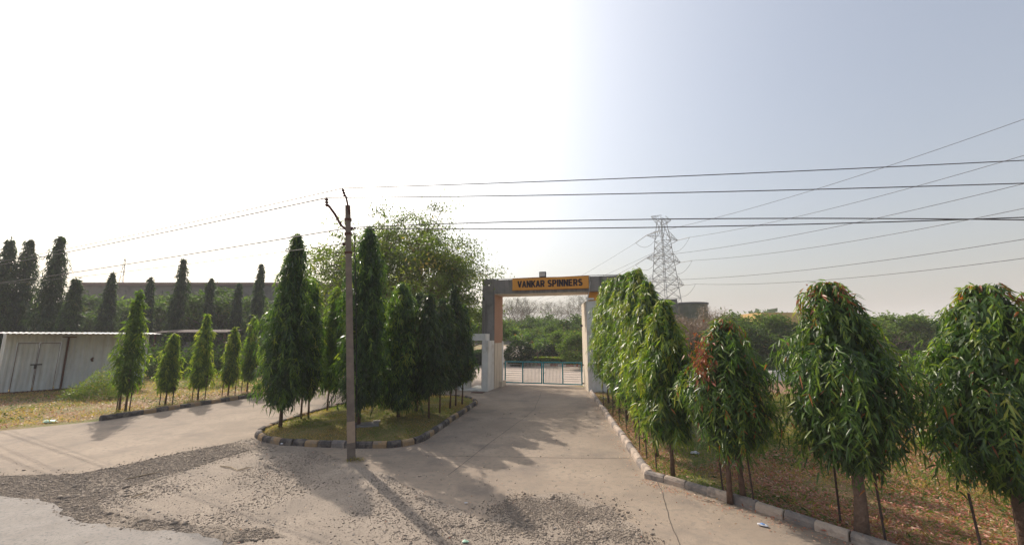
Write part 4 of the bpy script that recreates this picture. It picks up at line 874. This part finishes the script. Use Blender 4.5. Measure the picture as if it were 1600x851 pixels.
# ================================================================ SPREADING TREES
def spread_tree(h, fork, spread, seed, n_limb=6, tips=3, leaf=(.16, .07), per=26, cl=.45, flat=.6, material=None, rt=.16, bark=None, tint=.5, up=.5, droop=.0, tpl='far', levels=3, clip=None):
    rg = np.random.default_rng(seed); mb = MB(); ends = []
    tx = np.array([rg.normal(0, .12), rg.normal(0, .12), fork]); mb.tube([(0, 0, -.1), tx*.5+rg.normal(0, .03, 3), tx], [rt*1.2, rt, rt*.85], 8, False)
    def grow(p, d, L, r, lv):
        if clip and math.hypot(p[0], p[1]) > clip: return
        q = p+d*L*.5+rg.normal(0, L*.06, 3); e = p+d*L+rg.normal(0, L*.06, 3); e[2] = min(e[2], h)
        mb.tube([p, q, e], [r, r*.8, r*.6], 5 if lv < 2 else 4, False)
        if lv >= 1: ends.append((q, lv))
        if lv >= levels: ends.append((e, lv)); return
        for k in range(tips if lv else tips):
            nd = d+rg.normal(0, .55, 3)*np.array([1, 1, flat]); nd[2] += .12*up-droop*lv*.1; grow(e, nrm(nd), L*rg.uniform(.55, .8), r*.6, lv+1)
        if lv == levels-1: ends.append((e, lv))
    for k in range(n_limb):
        a = 2*math.pi*k/n_limb+rg.normal(0, .3); el = rg.uniform(.25, 1.0)*up*1.6
        d = nrm(np.array([math.cos(a)*spread/h*1.6, math.sin(a)*spread/h*1.6, el])); grow(tx+np.array([0, 0, -rg.uniform(0, .2)*fork]), d, (h-fork)*rg.uniform(.38, .5), rt*.55, 0)
    E = np.array([e for e, l in ends]); n = len(E)*per
    c = np.repeat(E, per, 0); cs = cl*rg.uniform(.5, 1.2, (len(E), 1)); P = c+rg.normal(0, 1, (n, 3))*np.repeat(cs, per, 0)*np.array([.6, .6, .6*flat])
    D = rg.normal(0, 1, (n, 3)); D[:, 2] = D[:, 2]*.5-.25; N = rg.normal(0, .7, (n, 3)); N[:, 2] += .8
    tn = np.clip(tint+np.repeat(rg.normal(0, .18, len(E)), per)+rg.normal(0, .12, n), 0, 1)
    cm = leafmesh('crown', P, D, N, leaf[0]*rg.uniform(.6, 1.3, n), leaf[1], tn, material or M['broad'], tpl, bend=.15)
    return mb.mesh('trunk', bark or M['bark'], smooth=True), cm
# the big feathery tree behind the island
bY = 26.5; bp_ = AT(628, 600, bY); hB = TOP(303, bY)
def dome_tree(h, z0, rx, fork, n_main, n_sub, per, leaf, cl, seed, material, bark, rt, tint):
    rg = np.random.default_rng(seed); mb = MB(); top = np.array([.1, .1, fork]); mb.tube([(0, 0, -.1), (.08, -.05, fork*.5), top], [rt*1.3, rt, rt*.9], 8, False)
    az = np.arange(n_main)*2.4+rg.normal(0, .2, n_main); rr = rx*rg.uniform(.15, .6, n_main); mains = np.stack([rr*np.cos(az), rr*np.sin(az), fork+(h-fork)*rg.uniform(.3, .6, n_main)], 1)
    for m in mains:
        q = (top+m)/2+rg.normal(0, .25, 3); q[2] += .2; mb.tube([top, q, m], [rt*.6, rt*.42, rt*.28], 6, False)
    q = nrm(rg.normal(0, 1, (n_sub, 3))); q[:, 2] = np.abs(q[:, 2])*1.0-.12; rad = rg.uniform(.35, 1, n_sub)**.5
    lump = 1+.14*np.sin(q[:, 0]*5+seed)+.12*np.sin(q[:, 1]*6+1)+.1*np.sin(q[:, 2]*9); E = q*(rad*lump)[:, None]*np.array([rx, rx, h-z0])+np.array([0, 0, z0])
    for e in E:
        j = np.argmin(np.linalg.norm(mains-e, axis=1)); m = mains[j]; k = (m+e)/2+rg.normal(0, .25, 3); k[2] += .15; mb.tube([m, k, e], [rt*.2, rt*.13, rt*.05], 4, False)
        for _ in range(2): mb.tube([k, k+rg.normal(0, .5, 3)], [rt*.08, rt*.03], 4, False)
    E = np.concatenate([E, (E+mains[[np.argmin(np.linalg.norm(mains-e, axis=1)) for e in E]])/2])
    n = len(E)*per; cs = cl*rg.uniform(.5, 1.35, (len(E), 1)); P = np.repeat(E, per, 0)+rg.normal(0, 1, (n, 3))*np.repeat(cs, per, 0)*np.array([.75, .75, .45])
    D = rg.normal(0, 1, (n, 3)); D[:, 2] = D[:, 2]*.5-.4; N = rg.normal(0, .7, (n, 3)); N[:, 2] += .8
    tn = np.clip(tint+np.repeat(rg.normal(0, .2, len(E)), per)+rg.normal(0, .12, n), 0, 1)
    return mb.mesh('trunk', bark, smooth=True), leafmesh('crown', P, D, N, leaf[0]*rg.uniform(.6, 1.3, n), leaf[1], tn, material, 'far', bend=.15)
tm, cm = dome_tree(hB-.3, 5.0, 6.1, 3.4, 10, 250, 105, (.2, .09), .66, 24, M['feather'], M['bark'], .2, .4)
tree('spreading_tree', 'big loose feathery tree rising above the island trees left of the gateway', 'tree', None, (bp_[0], bY, 0), tm, cm)
# variants for inside the compound
VT = [spread_tree(6.5, 1.8, 3.6, 31+i, 6, 3, (.34, .15), 26, .75, .55, M['acacia'] if i % 2 else M['broad'], .13, M['bark_pale'], .5, .55) for i in range(4)]
VC = [spread_tree(11, 1.5, 1.8, 41+i, 9, 3, (.5, .028), 8, .5, 1.2, M['casuarina'], .14, M['bark'], .5, 1.3) for i in range(2)]
VB = spread_tree(5.2, 1.0, 2.6, 51, 9, 3, (.24, .02), 20, .3, .9, M['twigs'], .11, M['bark_pale'], .5, .8)
bgt = [ # u, Y, vtop, variant, width factor, label
 (838, 62, 494, 0, 'rounded green tree beyond the gate, left of the bare stemmed one'),
 (853, 66, 490, 1, 'light green tree in the middle beyond the gate'),
 (905, 60, 478, 2, 'tall green tree beyond the gate beside the right pier'),
 (858, 56, 503, 3, 'dense green tree behind the hedge in mid gateway'),
 (874, 53, 497, 0, 'green tree above the kiosk beyond the gate'),
 (768, 90, 490, 2, 'hazy tree left of the inner road, behind the grey pillar'),
 (826, 120, 492, 1, 'distant hazy tree behind the mid gateway trees'),
 (740, 48, 470, 1, 'green tree seen between the island trees and the grey pillar'),
 (700, 60, 462, 2, 'green tree behind the right end of the island trees'),
 (655, 52, 480, 0, 'green tree behind the middle of the island trees'),
 (905, 39.5, 508, 3, 'light tree overhanging the kiosk roof beyond the gate'),
 (960, 56, 482, 3, 'green tree behind the receding driveway row'),
 (1040, 36, 498, 1, 'light green tree in front of the grey block'),
 (1126, 38, 481, 2, 'flat topped acacia right of the drum shaped building'),
 (1160, 40, 480, 3, 'flat topped acacia left of the yellow banded building'),
 (1204, 38, 510, 1, 'low acacia in front of the yellow banded building'),
 (1250, 36, 500, 0, 'acacia hidden behind the second mast tree from the right'),
 (1300, 40, 492, 2, 'acacia behind the trunk of the second mast tree from the right'),
 (1372, 37, 480, 3, 'acacia in the gap between the two nearest mast trees, left one'),
 (1420, 40, 478, 1, 'acacia in the gap between the two nearest mast trees, middle one'),
 (1462, 36, 484, 2, 'acacia in the gap between the two nearest mast trees, right one'),
 (1540, 38, 482, 0, 'acacia behind the far right mast tree'),
 (1620, 40, 480, 1, 'acacia at the far right edge behind the nearest tree'),
 (145, 50, 457, 0, 'bushy green tree behind the shed before the factory, leftmost'),
 (205, 52, 455, 2, 'bushy green tree behind the shed end before the factory'),
 (262, 54, 459, 3, 'bushy green tree before the factory, left of the tallest dark mast tree'),
 (315, 53, 449, 1, 'bushy green tree before the factory, right of the tallest dark mast tree'),
 (362, 50, 447, 0, 'bushy green tree before the factory near the first island tree'),
 (420, 52, 453, 2, 'bushy green tree behind the first island tree'),
 (480, 50, 470, 3, 'bushy green tree behind the second island tree'),
 (545, 52, 468, 1, 'bushy green tree behind the power pole'),
 (600, 54, 466, 2, 'bushy green tree behind the bushy mid island tree'),
 (175, 56, 462, 1, 'bushy green tree before the factory below the antenna'),
 (235, 56, 458, 0, 'bushy green tree before the factory behind the thin dark mast tree'),
 (290, 57, 456, 2, 'bushy green tree right behind the tallest dark mast tree'),
 (340, 57, 455, 3, 'bushy green tree before the factory between two thin dark mast trees'),
 (70, 46, 455, 2, 'bushy green tree behind the shed doors'),
 (10, 45, 450, 1, 'bushy green tree behind the shed at the left edge'),
]
for u, Y, vt, k, lb in bgt:
    p = AT(u, vt, Y); tm, cm = VT[k]; s = p[2]/6.5
    tree('spreading_tree', lb, 'tree', 'background trees', (p[0], Y, 0), tm, cm, RG.uniform(0, 6.28), (s*1.1, s*1.1, s))
for u, Y, vt, k, lb in [(806, 95, 470, 0, 'grey wispy casuarina above the left of the gate opening'), (820, 98, 472, 1, 'second grey wispy casuarina above the left of the gate opening'), (905, 85, 466, 0, 'grey wispy casuarina near the right pier'), (862, 110, 474, 1, 'faint thin casuarina above the middle of the gate opening')]:
    p = AT(u, vt, Y); s = p[2]/11; tree('casuarina_tree', lb, 'tree', 'wispy casuarina trees beyond the gate', (p[0], Y, 0), *VC[k], RG.uniform(0, 6), (s, s, s))
for u, Y, vt, lb in [(1084, 33, 480, 'leafless pinkish brown tree in front of the drum shaped building'), (1064, 35, 484, 'second leafless brown tree against the drum shaped building')]:
    p = AT(u, vt, Y); s = p[2]/5.2; tree('bare_tree', lb, 'tree', None, (p[0], Y, 0), *VB, RG.uniform(0, 6), s)
# two slender trees on the inner lawn
for u, Y, vt, sd_, lb in [(815, 43, 512, 61, 'slender young tree with pale trunk at the left end of the inner hedge'), (841, 42.5, 524, 62, 'forked young tree with light green tufts on the inner lawn'), (868, 44, 520, 63, 'young tree beside the kiosk on the inner lawn')]:
    p = AT(u, vt, Y); tm, cm = spread_tree(p[2], p[2]*.45, 1.6, sd_, 4, 2, (.22, .12), 16, .35, .6, M['leaf'], .09, M['bark_pale'], .5, .8, levels=2)
    tree('young_tree', lb, 'tree', None, (p[0], Y, 0), tm, cm)
# clipped dark topiary shrubs beyond the gate
for u, Y, vt, lb in [(811, 41.5, 533, 'rounded dark bush at the left end of the inner lawn'), (862, 45, 532, 'wide dark bush behind the forked young tree'), (850, 46, 536, 'dark bush in mid lawn')]:
    p = AT(u, vt, Y); n = 2600; rg = np.random.default_rng(int(u)); q = nrm(rg.normal(0, 1, (n, 3)))*rg.uniform(.7, 1.05, (n, 1)); hgt = p[2]
    P = q*np.array([1.4, 1.2, hgt/2])+np.array([0, 0, hgt/2]); 
    tag(link('bush', leafmesh('bush', P, q+rg.normal(0, .5, (n, 3)), rg.normal(0, 1, (n, 3)), .25, .13, np.clip(rg.normal(.2, .15, n), 0, 1), M['leaf_dark'], 'far'), None, (p[0], Y, 0)), lb, 'bush')
# hedges
def hedge(x0, y0, x1, y1, w, h, label, n=6000, tint=.5, material='leaf'):
    L = math.hypot(x1-x0, y1-y0); a = math.atan2(y1-y0, x1-x0); r = thing('hedge', label, 'hedge', (x0, y0, 0), a)
    rg = np.random.default_rng(int(abs(x0*13+y0*7))); x = rg.uniform(0, L, n); f = rg.uniform(0, 1, n)
    y = np.where(f < .5, -w/2, rg.uniform(-w/2, w/2, n)); z = np.where(f < .5, rg.uniform(0, h, n), h); j = rg.normal(0, .05, (n, 3))
    P = np.stack([x, y, z], 1)+j; D = rg.normal(0, .6, (n, 3)); D[:, 2] += .6; D[:, 1] -= .3
    link('foliage', leafmesh('foliage', P, D, rg.normal(0, 1, (n, 3)), .17, .09, np.clip(rg.normal(tint, .15, n), 0, 1), M[material], 'far'), r)
    MB().box((L/2, 0, h/2-.05), (L-.1, w-.08, h-.08)).build('shade_core', M['core'], r)  # solid dark box under the leaves, painted as the hedge's inner shade
    return r
hp = G(803, 562.5); hedge(hp[0]+.3, 43, hp[0]+5, 42.3, .9, .75, 'low clipped light green hedge on the inner lawn beyond the gate', 4000, .75)
hedge(hp[0]+5.4, 42, hp[0]+12, 41.6, .7, .55, 'low green hedge right of the clipped one beyond the gate', 3500, .65)
q1, q2 = AT(700, 545, 36), AT(762, 545, 40); hedge(q1[0], 36, AT(764, 545, 47)[0], 47, 1, 1.4, 'dark hedge seen through the white pedestrian doorway', 5000, .3, 'leaf_dark')
hedge(AT(1010, 575, 30)[0], 31, AT(1640, 575, 31)[0], 31.5, .8, .55, 'long dark trimmed hedge across the far side of the right field', 12000, .15, 'leaf_dark')
cwr = thing('low_wall', 'pale low kerb wall beneath the far hedge across the right field', 'wall'); a, b = G(1010, 586), G(1640, 590)
MB().box(((a[0]+b[0])/2, 29.6, .15), (b[0]-a[0], .3, .32)).build('wall', M['conc_dark'], cwr)
wl = G(1225, 592); tag(MB().box((wl[0], 28.9, .3), (2.2, .5, .6)).build('concrete_trough', M['white_plaster']), 'pale concrete trough before the far hedge between two mast trees', 'trough')
rg = np.random.default_rng(71); n = 26000; xa, xb = AT(990, 560, 36)[0], AT(1760, 560, 36)[0]; X_ = rg.uniform(xa, xb, n); Y_ = rg.uniform(32.5, 40, n)
hh = np.clip(1.7+.7*noise2(X_, Y_, .8, 6), .5, 3.0); P = np.stack([X_, Y_, hh*rg.uniform(0, 1, n)**.7], 1); D = rg.normal(0, .8, (n, 3)); D[:, 2] += .3
tag(link('scrub', leafmesh('scrub', P, D, rg.normal(0, 1, (n, 3)), .34, .15, np.clip(.45+.2*noise2(X_, Y_, 1.1, 7)+rg.normal(0, .12, n), 0, 1), M['acacia'], 'far')), 'tangled green scrub under the acacias beyond the far hedge', 'scrub', kind='stuff')
# weeds and undergrowth by the shed
def bush(name, label, x, y, rx, ry, h, n, seed, material, tint, L=.14, w=.05):
    rg = np.random.default_rng(seed); q = nrm(rg.normal(0, 1, (n, 3)))*rg.uniform(.25, 1.05, (n, 1))**.6; q[:, 2] = np.abs(q[:, 2]); P = q*np.array([rx, ry, h])
    lump = 1+.3*np.sin(P[:, 0]*3+seed)+.2*np.sin(P[:, 1]*4); P[:, 2] *= lump
    D = q+rg.normal(0, .6, (n, 3)); D[:, 2] += .4
    return tag(link(name, leafmesh(name, P, D, rg.normal(0, 1, (n, 3)), L, w, np.clip(rg.normal(tint, .18, n), 0, 1), material, 'far', bend=.3), None, (x, y, 0)), label, 'bush')
p = G(128, 626); bush('weed_bush', 'pale green feathery weeds growing against the shed', p[0], p[1]+.6, 1.6, .8, 1.15, 4200, 1, M['grass'], .3, .16, .03)
p = G(285, 612); bush('weed_bush', 'low green weeds behind the second verge tree', p[0], p[1]+2, 2.2, 1, .8, 2600, 2, M['grass'], .4, .16, .03)
for i, (u, v, rx, h, lb) in enumerate([(245, 590, 2.6, 2.3, 'dark undergrowth bush at the right end of the shed'), (300, 588, 2.6, 2.0, 'dark undergrowth bush behind the third verge tree'), (350, 586, 2.6, 1.8, 'dark undergrowth bush behind the fourth verge tree'), (400, 585, 2.6, 1.9, 'dark undergrowth bush behind the fifth verge tree'), (460, 583, 2.6, 1.9, 'dark undergrowth bush behind the second island tree'), (520, 580, 2.8, 2.2, 'dark undergrowth bush left of the power pole'), (590, 580, 2.8, 2.2, 'dark undergrowth bush behind the mid island trees')]):
    p = G(u, v); bush('bush', lb, p[0], p[1], rx, 1.5, h, 2600, 20+i, M['broad'], .3, .26, .12)
# field weeds right
for i, (u, v, rx, h) in enumerate([(1430, 640, .9, .45), (1290, 650, .8, .4), (1460, 700, .6, .4), (1500, 660, .8, .5), (1215, 640, .8, .4), (1100, 640, .8, .4), (1405, 610, 1.2, .5)]):
    p = G(u, v); bush('weed_clump', ['green weed clump left of the red leaf litter', 'weed clump behind the thick pale trunk', 'small weed clump in the red leaf litter', 'weed clump beside the far right tree', 'weed clump in the gap right of the twin stemmed tree', 'weed clump behind the twin stemmed tree', 'weed clump at the back of the bare soil'][i], p[0], p[1], rx, rx*.7, h, 1100, 60+i, M['grass'], .35, .13, .02)
# far wood closing the horizon
rg = np.random.default_rng(5); n = 42000; th = rg.uniform(-1.05, 1.05, n); rr = rg.uniform(150, 210, n); th_h = 6.5+2.2*noise2(th*30, th*0, 1, 3)+1.2*noise2(th*110, th*0, 1, 4)
P = np.stack([np.sin(th)*rr, np.cos(th)*rr, np.clip(th_h, 3.5, 12)*rg.uniform(0, 1, n)**.6], 1)
D = rg.normal(0, 1, (n, 3)); tag(link('far_wood', leafmesh('far_wood', P, D, rg.normal(0, 1, (n, 3)), 2.6, 1.6, np.clip(rg.normal(.4, .2, n), 0, 1), M['broad'], 'far')), 'hazy belt of trees along the horizon', 'woodland', kind='stuff')

# ================================================================ SMALL THINGS
def crumple(name, label, cat, u, v, sx, sy, sz, material, seed, z=0.02):
    rg = np.random.default_rng(seed); V = []; 
    for i in range(5):
        for j in range(7):
            a = math.pi*i/4; b = 2*math.pi*j/7; k = rg.uniform(.65, 1.2); V.append((math.sin(a)*math.cos(b)*sx*k, math.sin(a)*math.sin(b)*sy*k, max(-.3, math.cos(a))*sz*k+sz*.3))
    Fs = [[i*7+j, i*7+(j+1) % 7, (i+1)*7+(j+1) % 7, (i+1)*7+j] for i in range(4) for j in range(7)]
    o = MB().add(V, Fs).build(name, material); p = G(u, v, z); o.location = tuple(p); return tag(o, label, cat)
o = crumple('snack_packet', 'blue and white snack packet lying by the right kerb', 'litter', 1192, 820, .10, .045, .02, M['plastic_w'], 1); o.rotation_euler.z = -.5
pk = crumple('print_patch', 'blue print on the packet', None, 0, 900, .05, .035, .012, M['plastic_b'], 2); pk.parent = o; pk.location = (.0, 0, .016)
crumple('plastic_bag', 'crumpled white plastic bag in the verge behind the driveway row', 'litter', 1086, 708, .13, .09, .05, M['plastic_w'], 3)
crumple('plastic_bag', 'pale green plastic sheet on the left verge edge', 'litter', 77, 659, .28, .16, .06, M['plastic_g'], 4)
crumple('paper_scrap', 'crumpled pale wrapper at the bottom edge of the gravel', 'litter', 727, 846, .05, .04, .02, M['plastic_g'], 5)
crumple('paper_scrap', 'tiny white scrap on the concrete before the pole shadow end', 'litter', 728, 785, .035, .02, .01, M['plastic_w'], 6)
crumple('paper_scrap', 'white scrap beside the first kerb stones near the gateway', 'litter', 943, 622, .1, .07, .04, M['plastic_w'], 7)
crumple('paper_scrap', 'white scrap on the island kerb near the left tip', 'litter', 440, 693, .04, .03, .02, M['plastic_w'], 8, .17)
for u0, v0, u1, v1, lb in [(195, 748, 253, 736, 'long straw coloured stick on the dark gravel'), (344, 727, 372, 734, 'bent pale stick on the sandy shoulder'), (372, 734, 392, 729, 'short end of the bent pale stick'), (205, 776, 230, 768, 'small straw stick near the old road edge')]:
    a, b = G(u0, v0, .03), G(u1, v1, .03); tag(MB().tube([a, (a+b)/2+np.array([.02, .03, .01]), b], [.012, .015, .007], 5).build('dry_stick', M['straw']), lb, 'stick')
sp = thing('inspection_cover', 'broken concrete cover slab lying in the island grass', 'slab', tuple(G(570, 665, .2)), .3)
MB().box((0, 0, .03), (.85, .6, .07)).build('slab', M['conc_dark'], sp, bevel=.01); MB().box((.35, .2, .09), (.22, .14, .04)).build('broken_lip', M['stone_pale'], sp)
# weeds round the pole foot
p = G(551, 719); bush('weed_clump', 'small dry weed clump at the foot of the power pole', p[0]+.1, p[1]-.08, .25, .14, .09, 220, 91, M['grass'], .6, .06, .01)
p = G(450, 668, .15); o = bush('weed_clump', 'light green weed growing beside the first island trunk', p[0]+.3, p[1]+.2, .35, .25, .45, 420, 92, M['grass'], .35, .09, .02); o.location.z = .15

# ================================================================ HAZE
hz = MB().box((0, 870, 28), (3700, 1900, 58.5)).build('haze', None); tag(hz, kind='stuff'); hz['label'] = 'thin pale haze hanging over the whole place'
hm = bpy.data.materials.new('haze_air'); hm.use_nodes = True; nt = hm.node_tree; nt.nodes.clear(); out = nt.nodes.new('ShaderNodeOutputMaterial'); pv = nt.nodes.new('ShaderNodeVolumePrincipled')
pv.inputs['Color'].default_value = (.93, .93, .96, 1); pv.inputs['Density'].default_value = .001; pv.inputs['Anisotropy'].default_value = 0
nt.links.new(pv.outputs[0], out.inputs['Volume']); hz.data.materials.append(hm)
hz.location = (0, 0, 0)
